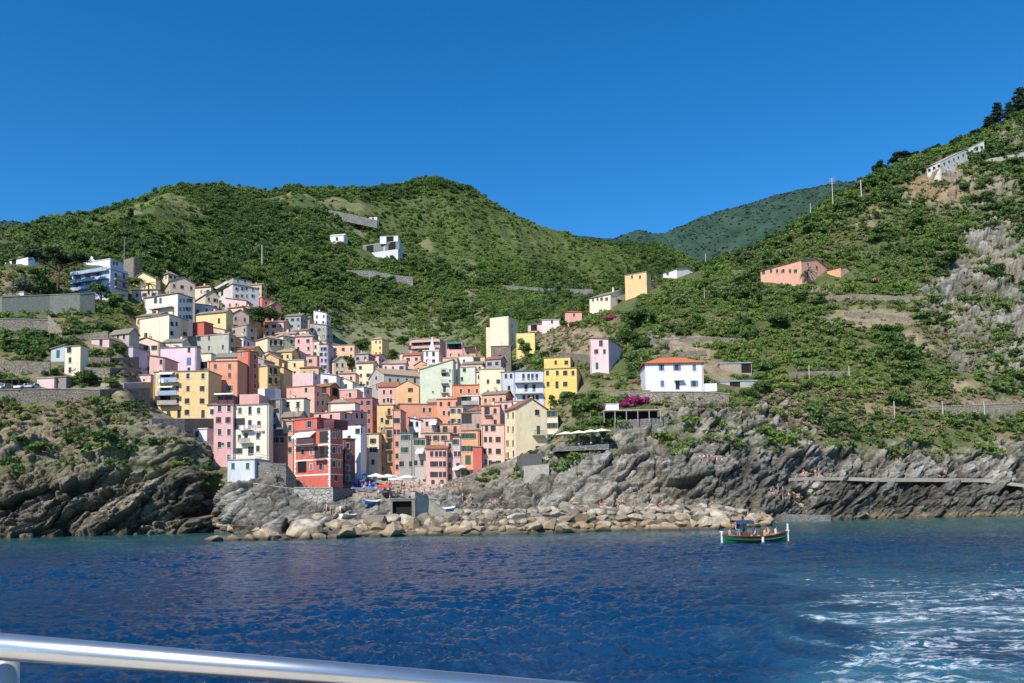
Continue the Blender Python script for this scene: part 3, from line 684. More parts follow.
    if rt == 'f':
        rb.box(-s-o*.6, o*.6, -o*.6, t+o*.6, Hh+.002, Hh+.22)
        if len(roof) > 2:      # parapet
            for q in ((-s, 0, .0, .18), (-s, 0, t-.18, t)): mb.box(q[0], q[1], q[2], q[3], Hh+.223, Hh+1.0)
            for q in ((-s, -s+.18), (-.18, 0)): mb.box(q[0], q[1], .182, t-.182, Hh+.223, Hh+1.0)
    elif rt == 'p':            # bare parapet, roof slab inside
        rb.box(-s+.15, -.15, .15, t-.15, Hh-.5, Hh-.35)
    else:
        th = .18
        def slab(c):
            c = [Vector(q) for q in c]; n = (c[1]-c[0]).cross(c[2]-c[0]).normalized()
            if n.z < 0: n = -n
            lo_ = [q+n*.004 for q in c]; hi_ = [q+n*th for q in c]; rb.poly(lo_[::-1]); rb.poly(hi_)
            for i in range(len(c)): j = (i+1) % len(c); rb.poly([lo_[i], lo_[j], hi_[j], hi_[i]])
        X0, X1, Y0, Y1, Z = -s-o, o, -o, t+o, Hh
        if rt == 'h':
            k = min(s, t)/2+o
            if s >= t: A_, B_ = (X0+k, (Y0+Y1)/2, Z+rise), (X1-k, (Y0+Y1)/2, Z+rise); F4 = [[(X0, Y0, Z), (X1, Y0, Z), B_, A_], [(X1, Y1, Z), (X0, Y1, Z), A_, B_], [(X0, Y1, Z), (X0, Y0, Z), A_], [(X1, Y0, Z), (X1, Y1, Z), B_]]
            else: A_, B_ = ((X0+X1)/2, Y0+k, Z+rise), ((X0+X1)/2, Y1-k, Z+rise); F4 = [[(X1, Y0, Z), (X1, Y1, Z), B_, A_], [(X0, Y1, Z), (X0, Y0, Z), A_, B_], [(X0, Y0, Z), (X1, Y0, Z), A_], [(X1, Y1, Z), (X0, Y1, Z), B_]]
            for q in F4: slab(q)
        elif rt == 'x':        # ridge along the L face
            ym = t/2; e = rise*o/(t/2)
            slab([(X0, Y0, Z-e), (X1, Y0, Z-e), (X1, ym, Z+rise), (X0, ym, Z+rise)]); slab([(X0, ym, Z+rise), (X1, ym, Z+rise), (X1, Y1, Z-e), (X0, Y1, Z-e)])
            mb.poly([(0, 0, Hh), (0, t, Hh), (0, ym, Hh+rise)]); mb.poly([(-s, t, Hh), (-s, 0, Hh), (-s, ym, Hh+rise)])
        elif rt == 'y':        # gable over the L face
            xm_ = -s/2; e = rise*o/(s/2)
            slab([(X1, Y0, Z-e), (X1, Y1, Z-e), (xm_, Y1, Z+rise), (xm_, Y0, Z+rise)]); slab([(xm_, Y0, Z+rise), (xm_, Y1, Z+rise), (X0, Y1, Z-e), (X0, Y0, Z-e)])
            mb.poly([(-s, 0, Hh), (0, 0, Hh), (xm_, 0, Hh+rise)]); mb.poly([(0, t, Hh), (-s, t, Hh), (xm_, t, Hh+rise)])
        elif rt in 'mn':       # single slope rising to the left (m) or the right (n)
            zl, zr = (Z+rise, Z) if rt == 'm' else (Z, Z+rise)
            slab([(X0, Y0, zl), (X1, Y0, zr), (X1, Y1, zr), (X0, Y1, zl)])
            mb.poly([(-s, 0, Hh), (0, 0, Hh), (0, 0, zr), (-s, 0, zl)]); mb.poly([(0, t, Hh), (-s, t, Hh), (-s, t, zl), (0, t, zr)])
            if rt == 'm': mb.poly([(-s, 0, Hh), (-s, 0, zl), (-s, t, zl), (-s, t, Hh)])
            else: mb.poly([(0, 0, Hh), (0, t, Hh), (0, t, zr), (0, 0, zr)])
    mb.build('wall', wall, root); ro = rb.build('roof', rm, root) if rb.f else None
    for f, x, z_, w, h, kind, shc, mode in todo:
        if kind == 'O':        # open loggia
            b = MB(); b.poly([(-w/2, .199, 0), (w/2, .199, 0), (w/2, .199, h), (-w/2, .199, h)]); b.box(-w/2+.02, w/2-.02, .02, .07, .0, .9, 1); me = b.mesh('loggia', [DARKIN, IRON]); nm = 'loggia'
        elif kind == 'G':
            b = MB(); b.poly([(-w/2, .199, 0), (w/2, .199, 0), (w/2, .199, h), (-w/2, .199, h)]); me = b.mesh('opening', [DARKIN]); nm = 'opening'  # dark back panel paints the unlit inside
        else: nm = 'window' if kind in 'wsl' else 'door'; me = win_mesh(w, h, shc, 'win' if kind in 'wsl' else 'door')
        wo = link(nm, me, root); wo.location = (x, 0, z_) if f == 'L' else (0, x, z_); wo.rotation_euler = (0, 0, 0 if f == 'L' else math.pi/2)
        if shc in SHUT:
            shutters(w, h, shc, mode, wo)
        if kind == 'B':
            b = MB(); bw = 1.9; b.box(-bw/2, bw/2, -.9, -.003, -.15, 0); 
            b.box(-bw/2, bw/2, -.9, -.86, .93, .98, 1)
            for i in range(13): b.box(-bw/2+i*bw/12-.012, -bw/2+i*bw/12+.012, -.89, -.87, 0, .93, 1)
            for q in (-bw/2+.01, bw/2-.05): b.box(q, q+.04, -.86, -.003, .93, .97, 1)
            link('balcony', b.mesh('balcony', [CONC, IRON]), wo)
    if chim and Hh > 3 and rt != 'p' and rs.random() < .75:
        b = MB(); x = -s*rs.uniform(.2, .8); y = t*rs.uniform(.3, .7); zt = Hh+(rise or 0)*.9+rs.uniform(.7, 1.1)
        b.box(x-.3, x+.3, y-.25, y+.25, Hh+.05, zt, 0); b.box(x-.38, x+.38, y-.33, y+.33, zt+.002, zt+.1, 1)
        b.build('chimney', [wall, ROOFS['t']], ro or root)
    if Hh > 5 and rs.random() < .6:
        b = MB(); xq = -.25 if rs.random() < .5 else -s+.25; b.bar((xq, -.07, z0+5), (xq, -.07, Hh-.05), .055, n=5); b.build('drainpipe', IRON, root)
    if Hh > 4 and rs.random() < .45 and rt != 'p':
        b = MB(); x = -s*rs.uniform(.2, .8); y = t*rs.uniform(.2, .6); zz_ = Hh+(rise or 0)*.5
        b.bar((x, y, zz_), (x, y, zz_+2.3), .035, n=4)
        for q in range(5): b.bar((x-.45+.05*q, y, zz_+1.5+.17*q), (x+.45-.05*q, y, zz_+1.5+.17*q), .018, n=4)
        b.build('antenna', IRON, ro or root)
    info = dict(root=root, s=s, t=t, H=Hh, C=C, zb=zb, ex=ex, ey=ey, hit=hit, wall=wall, D=D)
    HOUSES.append(info)
    if extra: extra(info)
    return info
def hash_s(s):
    h = 7
    for ch in s: h = (h*31+ord(ch)) & 0xffffffff
    return h
def awning(i, f, x0, x1, y, mat=None, out=1.6, drop=.7, name='awning', label=None):
    """sloping canvas fixed to a face between pixels x0..x1, its top edge at pixel y"""
    a = i['hit'](x0, y, f); b = i['hit'](x1, y, f); mb = MB(); z = a[1]
    n = 8
    for k in range(n):
        t0, t1 = k/n, (k+1)/n; f0 = (a[0]+(b[0]-a[0])*t0); f1 = (a[0]+(b[0]-a[0])*t1)
        if f == 'L': mb.poly([(f0, -.02, z), (f1, -.02, z), (f1, -out, z-drop), (f0, -out, z-drop)]); mb.poly([(f0, -out, z-drop), (f1, -out, z-drop), (f1, -out, z-drop-.25), (f0, -out, z-drop-.2)])
        else: mb.poly([(.02, f0, z), (.02, f1, z), (out, f1, z-drop), (out, f0, z-drop)])
    o = mb.build(name, mat or CANV, i['root']); 
    if label: o['label'] = label
    return o
def railing(i, x0, x1, y0, z, h=1.0, mat=None, f='L', name='railing', step=.35):
    mb = MB(); n = max(2, int(abs(x1-x0)/step))
    for k in range(n+1):
        x = x0+(x1-x0)*k/n
        if f == 'L': mb.box(x-.02, x+.02, y0-.02, y0+.02, z, z+h)
        else: mb.box(y0-.02, y0+.02, x-.02, x+.02, z, z+h)
    for zz_ in (z+h, z+h*.5):
        if f == 'L': mb.box(min(x0, x1), max(x0, x1), y0-.025, y0+.025, zz_-.02, zz_+.03)
        else: mb.box(y0-.025, y0+.025, min(x0, x1), max(x0, x1), zz_-.02, zz_+.03)
    return mb.build(name, mat or IRON, i['root'])
def bigbalc(i, x0, x1, y, f='L', out=1.2, mat=None, solid=False, name='balcony'):
    """balcony slab between pixels, floor at pixel y"""
    a = i['hit'](x0, y, f); b = i['hit'](x1, y, f); z = a[1]; X0, X1 = sorted((a[0], b[0])); mb = MB(); S = (lambda x, X_, y_, Y_, z_, Z_, m_=0: mb.box(x, X_, -Y_, -y_, z_, Z_, m_)) if f == 'L' else (lambda x, X_, y_, Y_, z_, Z_, m_=0: mb.box(y_, Y_, x, X_, z_, Z_, m_))
    S(X0, X1, .003, out, z-.18, z)
    if solid:
        S(X0, X1, out-.1, out+.003, z+.002, z+.95, 1)
    else:
        n = int((X1-X0)/.16)
        for k in range(n+1): x = X0+.02+(X1-X0-.04)*k/n; S(x-.012, x+.012, out-.05, out-.03, z, z+.95, 1)
        S(X0, X1, out-.06, out-.02, z+.952, z+1.0, 1)
    return mb.build(name, [CONC, mat or IRON], i['root'])
def laundry(i, x0, x1, y, f='L', seed=1, out=.9, n=7, label=None):
    a = i['hit'](x0, y, f); b = i['hit'](x1, y, f); rs = random.Random(seed); mb = MB(); z = a[1]; X0, X1 = sorted((a[0], b[0]))
    x = X0
    while x < X1-.3:
        w = rs.uniform(.35, .9); h = rs.uniform(.5, 1.3); m_ = rs.randrange(4)
        q = [(x, -out, z), (x+w, -out-.03, z-.03), (x+w-.03, -out-.02, z-h), (x+.03, -out+.03, z-h+.05)]
        if f != 'L': q = [(-p[1], p[0], p[2]) for p in q]
        mb.poly(q, m_); x += w+rs.uniform(.05, .3)
    mb.bar((X0-.2, -out, z+.01) if f == 'L' else (out, X0-.2, z+.01), (X1+.2, -out, z+.01) if f == 'L' else (out, X1+.2, z+.01), .012, 4, 4)
    o = mb.build('laundry_line', [CANV, flat('blue_cloth', (120, 150, 190)), CANV, flat('pink_cloth', (210, 150, 150)), IRON], None)
    o.matrix_world = Matrix.Translation(i['root'].location)@Matrix.Rotation(i['root'].rotation_euler.z, 4, 'Z'); return tag(o, label, 'laundry')
# colours as seen on the walls
YEL=(240,205,125); CRM=(243,226,186); ORA=(240,162,110); DOR=(222,112,56); PNK=(240,194,188); SAL=(242,186,164); WHT=(240,240,238); GRY=(196,194,180); LIL=(236,205,214); PGR=(212,222,186); RED=(216,84,48); BEI=(232,214,182)
PAL=(242,208,196); LGR=(176,178,172); BRN=(178,142,112); MAR=(188,112,104)
H = house
# ---- left side, high
def e_bung(i): pass
H('bungalow',5,28,44,256,265,25,WHT,'xg','G:14@260','w-:36@260','long low white bungalow with grey roof alone on the far left slope',dD=0,depth=14,chim=0)
def e_villa(i):
    BL=flat('blue_sheeting',(160,184,216),.4,var=.45,scale=1.2)
    for y in (276,284,291.5): bigbalc(i,73,109,y,'L',1.0,BL,True)
    for y in (279,287): bigbalc(i,113,127,y,'R',1.3)
H('villa',72,110,128,269,293,20,(196,208,226),'fgp','Ou:78,88,99@276,284','B-:116,124@276,284','villa wrapped in blue-white scaffolding sheets on the left slope, lower block with balconies',sh='u',chim=0,extra=e_villa)
def e_dutch(i):
    mb=MB(); s=i['s']; z=i['H']+.25; xc=-s*.72
    pts=[(xc-1.6,0),(xc-1.5,.5),(xc-.9,.7),(xc-.6,1.4),(xc-.2,1.9),(xc+.2,1.9),(xc+.6,1.4),(xc+.9,.7),(xc+1.5,.5),(xc+1.6,0)]
    mb.poly([(x,-.02,z+h) for x,h in pts]); mb.poly([(x,.3,z+h) for x,h in pts][::-1])
    for k in range(len(pts)-1):
        (xa,ha),(xb,hb)=pts[k],pts[k+1]; mb.poly([(xa,-.02,z+ha),(xa,.3,z+ha),(xb,.3,z+hb),(xb,-.02,z+hb)])
    mb.build('gable',i['wall'],i['root'])
H('villa',84,110,124,259,269,20,WHT,'fw','','w-:114,117@263','white top storey of the scaffolded villa with curved ornamental gable',dD=2,extra=e_dutch,chim=1,found=3)
ST1=stone('rubble_stone',(.20,.165,.125),(.37,.32,.25),2.0); ST2=stone('grey_rubble_stone',(.17,.16,.145),(.33,.31,.28),1.8)
H('tower',124,134,139,257,274,30,BRN,'p','','','square brown stone tower behind the white villa',dD=12,mats=ST1,chim=0,cat='tower')
H('hut',13,23.6,None,292,300,5,BEI,'fc','','','small beige hut above the long green-netted wall',chim=0)
H('house',110,129,139,333,343,20,(190,182,165),'xg','w:118,124@337','','grey stone house with grey roof above the pink cottage, left slope',rise=1.6)
H('cottage',91.5,109,None,339,347,5,(232,188,182),'fg','d-:101@342','','small pink cottage below the grey stone house, left slope')
H('house',64.7,80,84,346,376,12,CRM,'fg','wk:70@350,360,370','','tall narrow cream house with one column of dark windows, left slope',chim=0)
H('annex',51,64.5,None,349,361,5,(186,200,206),'ng','dg:58@354','','pale blue-grey annex joined to the tall narrow cream house',rise=1,chim=0,dD=2)
H('cottage',37,54,None,378,389,5,(238,196,190),'fc','','','low pink flat-roofed cottage at the edge of the left cliff',chim=0)
H('shed',54.5,66,None,377,389,5,(150,140,128),'fg','G:59@383','','grey carport shed beside the low pink cottage at the cliff edge',chim=0)
H('cottage',122,133,None,347,356,5,(210,196,205),'fg','dk:127@351','','lilac hut with flat grey roof on a terrace left of the large cream house',chim=0)
# ---- left ridge, upper
H('villa',130,155.6,160,279,293,12,(246,226,150),'yg','s-:135@280','','yellow gabled villa with palm in front, left ridge',rise=2.6,dD=6,chim=0)
H('house',157,168,178,274,283,35,(236,222,180),'hg','w-:162,166@277','wk:171,175@277','small cream house with two windows behind the yellow gabled villa',dD=14)
H('terrace_row',160,170,195,281,300,58,(206,186,156),'xg','','auto-wk','long beige row stepping down behind the large cream villa',dD=10,depth=30)
def e_b4(i): bigbalc(i,152,174,310,'L',1.3,i['wall'],True)
H('villa',144.6,177.6,193,293.5,318,22,(240,232,208),'hg','lu:155.6,161@300.5;B-:158@308','wu:180.5,184,187.5,190.5@300.5,309,317','large cream villa with hipped grey roof and long balcony, left ridge',rise=1.5,extra=e_b4,dD=2)
H('house',138.8,168.8,181,315,345,24,(246,230,190),'fg','wk:146.4@335','wk:172.5,176.6@324','plain cream block with a single window below the large cream villa')
H('house',193.7,205.4,219,294.5,309,50,(228,208,176),'xg','','auto-wb','beige house with dark red side wall, left ridge',dD=5)
H('house',192,226,233,312,333,15,(244,218,140),'xg','d-:219@321','','broad yellow house with pale roof above the red penthouse',rise=1.2,dD=5)
H('house',226,231,249,314,330,62,(200,170,148),'xg','','auto-wb','brownish terraced house right of the broad yellow house, dark windows',depth=22,dD=8)
H('penthouse',187,204,213,322,334,22,RED,'fk','w-:193@327','','small brick-red penthouse with dark flat roof, left ridge',chim=0,dD=3)
H('house',184,228.6,235,334,360,14,(192,192,172),'fc','wg:198.6,209@334.8,348;wg:222.8@347','auto','patchy grey-green house directly under the brick-red penthouse',sh='g',dirt=.9)
def e_b10(i): bigbalc(i,216,230,291,'L',1.2,i['wall'],True)
H('apartment_house',214,232.5,259,284,304,48,(226,222,214),'hg','G:222@288','wn:237,242.5,247,253@289,296','grey-white apartment house with broad overhanging roof under the hillside, top of left ridge',extra=e_b10,dD=10,depth=26,rise=1)
H('house',217,233,252,277.5,286,48,(200,192,178),'hg','','w-:238,245@281','set-back top storey of the grey-white apartment house',dD=16,depth=16,rise=1,chim=1)
H('house',251.5,262,271,297.5,311,42,(224,120,112),'fg','w-:256@302','wk:266@303','pink-red house with flat roof right of the grey-white apartment house',dD=5)
H('house',264,271,281,305,316,45,(196,120,110),'xg','','wk:275@309','reddish house with two dark windows at the right end of the top row',dD=3)
H('house',232,247,257,325,340,30,(188,168,148),'fg','auto-wk','auto-wk','grey-brown house with flat grey roof and skylights above the orange tower',dirt=.9,dD=5)
H('house',252.7,267.4,284,338,350,42,(240,222,182),'hb','','Bk:271,276,281@343','cream house with blue balconies on its shaded side',dD=5)
H('house',270,283,295,336,355,40,(236,220,168),'hb','auto-wg','auto-wg','pale yellow house between the cream house with balconies and the tall pink one',dD=9)
H('house',258,269,281,352,362,35,(242,182,140),'fg','','auto-wk','light orange house in shade behind the deep orange tower',dD=6)
# ---- left front
def e_a1(i):
    for y in (372.5,385.6): awning(i,'L',160,174.5,y,None,1.3,.5)
    for y in (382.5,395.5,405): bigbalc(i,159.5,179,y,'L',1.3,flat('balcony_cloth',(150,170,200)) if y<400 else CONC,True)
    laundry(i,161,172,380,'L',3,1.45,label='laundry on the balcony of the wide yellow apartment house')
H('apartment_house',153.6,208,None,371,418,2,YEL,'fg','w-:188,203@376;wk:188,203@388.6,401;Gk:165@377,390,401;wk:177.3@376,388.6,401;d-:179,203@414;G:178@414','','wide yellow apartment house with awnings and balconies above the left cliff',extra=e_a1,sh='k',dD=0,depth=8)
H('house',208.1,237.2,None,361,408,2,(238,150,100),'ft','wg2:215.4,229.6@366.5,375.4;wn:215.4,229.6@387.8','','orange house with green shutters between the yellow apartments and the orange tower',sh='g',depth=8,D=None)
H('tower_house',237.4,249,258,351,397,22,DOR,'ft','wn:241.5@354,374,384.5','w-:255@357,366,376,386','deep orange tower house with shaded right side',dD=0,chim=0,sub=True)
H('house',149.5,164,None,358,388,4,(236,178,166),'mt','w-:161@362','','salmon-pink house wedged behind the yellow apartment house',rise=.8,dD=3,D=None)
H('annex',136,150.5,None,375,387,4,(238,200,190),'fg','s-:144@380','','low pale pink annex left of the yellow apartment house',chim=0,dD=2)
H('house',160,196,199,347,372,6,LIL,'fg','w-:189@350;Du:189@361.5;wu:167@361.5','','lilac-pink house with blue double window above the yellow apartments',sh='u',dD=4)
H('house',195,211,None,353.5,372,4,(246,232,190),'fg','G:203@366','','cream block with open garage between lilac house and orange house',chim=0,dD=3)
H('house',258.6,267.4,280,366,389,30,(244,206,128),'fg','','Bk:271,276@371,381','yellow house with shaded balcony side right of the orange tower',dD=3)
H('house',252,275,281,388,404,10,WHT,'p','','','plain white windowless block above the cream laundry house',chim=0,dD=8)
H('penthouse',239.5,259,None,394,406,3,(234,172,158),'p','','','pink rooftop room on the cream laundry house',chim=0,D=178,found=2)
H('house',213.6,232.7,None,405,468,3,(234,172,166),'fg','w-:219.6,229@408;wb:219.6,229@420;w-:219.6,229@432;s-:223@444','','tall narrow pink house standing on the left rock edge',dD=0,chim=0,D=171)
def e_terr(i):
    mb=MB(); s=i['s']; z=i['H']+.25
    for x in (-s+.1,-s/2,-.1):
        for y in (.2,3.5): mb.box(x-.06,x+.06,y-.06,y+.06,z,z+2.4)
    mb.build('pergola',IRON,i['root']); b=MB(); b.poly([(-s,0,z+2.4),(0,0,z+2.4),(0,3.8,z+2.9),(-s,3.8,z+2.9)]); b.poly([(-s,0,z+2.4),(0,0,z+2.4),(0,-.02,z+2.1),(-s,-.02,z+2.1)]); b.build('awning',CANV,i['root'])
    b=MB(); b.box(-s+.2,-.2,1.0,3.6,z,z+2.0); b.build('partition',flat('maroon_panel',(92,48,58)),i['root'])
HOUSES and e_terr(HOUSES[-1])
def e_c2(i):
    for x0,x1,y in ((241,252,430),(241,252,443)): bigbalc(i,x0,x1,y,'L',1.1,CONC,True)
    laundry(i,243,262,426,'L',5,1.2,9,'white laundry on a line across the front of the cream house')
H('house',232.8,268.5,272.5,404.5,456,6,(242,232,200),'fg','wg:240,258.6@410.5;l-:250@410.5;Gk:237@424;Gk:246@424;w-:259@424;wg:239.4@437.5;w-:258@436;d-:246@437.5;wg:239@451;dk:252@451','','cream house with laundry hanging from its balconies beside the tall pink house',extra=e_c2,D=171,chim=0)
def e_c3(i):
    railing(i,-i['s'],0,.1,i['H']+.22,1.0,FRAMEW); railing(i,0,i['t'],-.1,i['H']+.22,1.0,FRAMEW,'R')
H('house',227.6,254.5,None,459.5,480,8,(206,216,222),'fc','wg:233,247.6@466','','low pale blue-grey house with white-railed roof terrace on the rocks',extra=e_c3,D=163.5,chim=0,depth=7)
# ---- around the red house
H('house',266.8,281.5,None,399.5,426,4,(160,156,150),'fg','Bk:274@404;wk:274@415','','grey house with dark balcony right of the cream laundry house',D=184)
H('house',282,303.7,310,398.5,416,8,(244,234,196),'fk','w-:288,298@404.5','','pale cream flat-roofed house with dark rooftop awning above the red house',D=186)
H('house',282,300,306,416,432,20,(196,182,160),'xg','wk:290@422','','beige house with wide brown roof behind the red house',D=181,rise=1.2)
H('hut',273,285.6,None,434.5,447,4,(208,128,104),'xk','wk:277,282@440','','small reddish hut on stilts left of the red house',D=176,found=5,chim=0)
H('house',283,294.4,None,421,474,4,(232,152,116),'fg','w-:290@428,439;wk:290@450','','slim salmon house squeezed against the left side of the red house',D=176)
def e_red(i):
    W_=flat('white_trim',(238,232,224),.8); r=i['root']; s,t,Hh=i['s'],i['t'],i['H']
    # white string courses and corner quoins
    mb=MB()
    for y in (431,446,460.4,475.4):
        z=i['hit'](305,y,'L')[1]; mb.box(-s-.03,.05,-.05,-.003,z-.15,z+.15); mb.box(.003,.05,0,t,z-.08,z+.08)
    for k in range(int(Hh/.5)):
        w=.55 if k%2 else .35
        if k*.5+.3<Hh-2.2 or True:
            mb.box(-w,.06,-.07,-.053,k*.5+.02,k*.5+.46); mb.box(-s-.04,-s+w*.7,-.07,-.053,k*.5+.02,k*.5+.46)
    mb.build('white_trim',W_,r)
    awning(i,'L',296.8,316,433,CANV,1.7,1.1,label='large white canvas awning')
    bigbalc(i,296,318,445.4,'L',1.4,flat('grey_balcony_rail',(130,136,146)))
    bigbalc(i,316.5,327.5,460,'L',1.0)
    # upper storey on the left half, terrace with dark room on the right
    z=Hh+.25; b=MB(); xr_=i['hit'](317,425,'L')[0]
    face_quads(b,(0,0),(1,0),(0,1),-s,xr_,Hh+.24,Hh+2.6,[(i['hit'](309.4,424,'L')[0]-.5,i['hit'](309.4,424,'L')[0]+.5,Hh+.7,Hh+2.1)])
    b.poly([(xr_,0,Hh+.24),(xr_,6,Hh+.24),(xr_,6,Hh+2.6),(xr_,0,Hh+2.6)]); b.poly([(-s,6,Hh+.24),(-s,0,Hh+.24),(-s,0,Hh+2.6),(-s,6,Hh+2.6)]); b.box(-s-.2,xr_+.2,-.2,6.2,Hh+2.602,Hh+2.8)
    b.build('top_storey',i['wall'],r)
    w=link('window',win_mesh(1.0,1.4,'g','win'),r,(i['hit'](309.4,424,'L')[0],0,Hh+.7)); shutters(1.0,1.4,'n',0,w)
    b=MB(); b.box(xr_+.4,-.4,1.6,6,Hh+.25,Hh+2.3); b.build('rooftop_room',plaster((120,52,60)),r)
    railing(i,xr_,0,.12,Hh+.24,1.0); railing(i,.12,t,-.12,Hh+.24,1.0,None,'R')
H('house',294.8,330.3,342.7,429,487,30,(220,82,44),'fk','wn:302.7,311.3@452;Gk:324@437;Gk:324@452;G:302@467;wn:311.3,320.8@467','wn:334,339@435,450,464;wk:336@478','bright red harbour house with white corner trim, white bands and a large awning',dD=0,extra=e_red,D=168,chim=0,found=3,depth=13)
H('house',343,345.5,354,439,487,50,(150,88,76),'fk','','wn:348,351@446,457,468,478','dark brown-red house in shade behind the red corner house',D=182,depth=14,found=3)  # dark wall colour has the shade of this side painted in
H('house',338,360.8,366,425.5,483,12,(246,246,244),'p','wk:362@431','w-:357@430','tall plain white house standing right of the red house',D=188,chim=0,found=4)
H('house',314,340,352,412,432,20,(238,172,156),'fg','w-:320,331@417','w-:346@416','wide salmon house with flat roof directly above the red house',D=192)
H('house',338,352,367,411,427,30,(236,174,160),'fg','wu:349@417','wk:357,362@416','salmon-pink terrace house above the plain white house, small blue window',D=197,chim=0)
H('house',331,355,360,403,413,8,(244,222,196),'fk','','','pale cream terrace block above the salmon houses, centre',D=204,chim=0)
# ---- left-centre, middle band
H('house',294,312.5,None,336.5,362,3,(234,184,178),'hb','auto-wk','','tall pink house with pale hipped roof, five rows of windows, mid left',rise=2,sh='k',dD=9)
H('house',312.6,319.4,None,341.5,366,3,(226,214,178),'fb','wk:315.5@347,354,361','','slim cream-grey house between the tall pink and the lilac houses',dD=7,chim=0)
H('house',319.5,328,None,344.4,374,3,(204,190,204),'fk','wk:321.8,325.6@349,354.5,360.5,367','','slim lilac house with dark rooftop frame at the end of the tall row',dD=5)
H('house',328,334,347,361,377,55,(232,206,170),'xg','','wk:337,342.5@365,373','grey-beige house with lilac side beyond the slim lilac house',dD=6,depth=14)
H('house',279,304,307,360,371,6,(246,222,150),'fm','wk:294.6@365','','yellow house with pale blue-grey roof terrace, mid left',dD=6)
H('house',306,317,None,356,368,3,(226,176,150),'fg','wk:311@361','','small orange-pink house behind the yellow one, mid left',dD=8)
H('house',290,313,320,372.5,387,12,(240,196,190),'p','','wk:316@378','pale pink block with blank front wall below the yellow roof-terrace house',chim=0,dD=5)
H('house',286.6,314.4,322,386,410,15,(238,178,152),'ft','w-:306@390','wk:318@394','large salmon house with blank wall above the pale cream house',dD=2,chim=0)
H('house',320,336.4,None,375.5,389,3,(238,236,228),'mc','wu:326@381','','white house with one blue window in the middle of the slope',rise=.9,dD=6)
H('house',336.4,352.5,359,382,391,15,(246,236,204),'yc','w-:346@386','','low cream gabled house beside the white blue-windowed house',rise=1.4,dD=6)
H('house',313,330,339,386,400,25,(196,118,80),'xt','Gk:323@391','G:335@392','brown-orange house with tiled roof and open loggia, centre',dD=3,rise=1.2)
H('house',339,357,None,389.5,406,4,(240,170,148),'fw','w-:350@395;Gk:352@394','','salmon house with white terrace roof in the centre of the village',dD=3)
H('house',355,364,372,387,401,20,(226,222,220),'fm','wk:359@393','w-:368@392','small white house with blue-grey roof above the maroon tower house',dD=6)
H('tower_house',356,372.5,378,398,432,10,MAR,'fk','wk:362,369@403,412,421','wn:375@405,414,423','maroon-pink tower house with grey-blue side, right of centre-left',dD=2)
H('house',364,376,None,401,408,4,(150,160,172),'fk','','','dark blue-grey rooftop house behind the maroon tower',dD=8,chim=0)
# ---- centre, church and pale green house
H('villa',371.5,382,389,339,347,20,(246,214,128),'hb','w-:376,380@342','','small isolated yellow villa on the green slope above the church',dD=8)
def e_church(i):
    # rose window and belfry cornice on the gable front, half hidden nave windows
    s=i['s']; b=MB(); n=16; z=i['H']-.4
    for r0,r1,m_ in ((0,.75,0),(.75,1.0,1)):
        for k in range(n):
            a0,a1=6.283*k/n,6.283*(k+1)/n
            b.poly([(-s/2+r0*math.cos(a0),-.03-.02*m_,z+r0*math.sin(a0)),(-s/2+r1*math.cos(a0),-.03-.02*m_,z+r1*math.sin(a0)),(-s/2+r1*math.cos(a1),-.03-.02*m_,z+r1*math.sin(a1)),(-s/2+r0*math.cos(a1),-.03-.02*m_,z+r0*math.sin(a1))],m_)
    b.build('rose_window',[GLASS,SILL],i['root'])
    b=MB(); b.box(-s-.1,.1,-.12,-.004,z-2.0,z-1.7); b.box(-s-.1,-s+.5,-.1,-.005,-2,i['H']); b.box(-.5,.1,-.1,-.005,-2,i['H']); b.build('cornice',SILL,i['root'])
    b=MB(); b.bar((-s/2,.3,i['H']+3.2),(-s/2,.3,i['H']+5),.08); b.bar((-s/2-.5,.3,i['H']+4.4),(-s/2+.5,.3,i['H']+4.4),.07); b.build('cross',IRON,i['root'])
H('church',369,384,423,374,392,58,(190,186,176),'yb','d-:376.5@387','lk:390,398,407,415@381','grey stone church with round gable window and long tan-roofed nave',rise=3.0,dD=0,depth=34,extra=e_church,cat='church',chim=0)
def e_tower(i):
    s,t,Hh=i['s'],i['t'],i['H']; b=MB(); b.box(-s-.2,.2,-.2,t+.2,Hh+.222,Hh+.5); x,y=-s/2,t/2
    b.box(x-1,x+1,y-1,y+1,Hh+.5,Hh+2.2); k=6
    b.bar((x,y,Hh+2.2),(x,y,Hh+6.5),.95,0,8,.1); b.build('spire',i['wall'],i['root'])
H('bell_tower',423,439,None,351,368,4,(240,232,222),'fc','lk:427,434@354','','white church bell tower with arched openings and pointed top',dD=4,extra=e_tower,chim=0,cat='bell tower')
def e_hotel(i):
    for y in (343,349): bigbalc(i,412,439,y,'L',1.3,i['wall'],True)
H('apartment_house',409,440,446,339,356,8,(230,170,152),'fg','Ok:414,420,426,432,437@341.5,347.5,353','','long pink hotel-like block with balcony bands behind the bell tower',dD=12,extra=e_hotel)
def e_awn(i): awning(i,'L',447,461,342.5,flat('teal_canvas',(62,120,122)),2.0,.8)
H('house',446,462.5,None,342,361,3,(236,176,152),'fg','Gk:450,458@346;w-:451,459@355','','pink house with teal awning on its terrace right of the hotel-like block',dD=8,extra=e_awn)
H('house',462.6,476,None,347,361,3,(232,158,118),'fg','w-:468@353','','orange house with a green-blue rooftop awning, right of the teal-awning house',dD=6,extra=lambda i: awning(i,'L',463,474,345.5,flat('teal_canvas',(62,120,122)),2.5,.6))
H('house',459.6,473,None,356,367,3,(244,238,220),'fb','wk:464@361','','small cream-white house above the pale green houses',dD=4)
H('house',473,485,None,357,367,3,(236,206,150),'fb','Gk:477@361','','tan house with a dark porch beside the magenta bougainvillea',dD=4,chim=0)
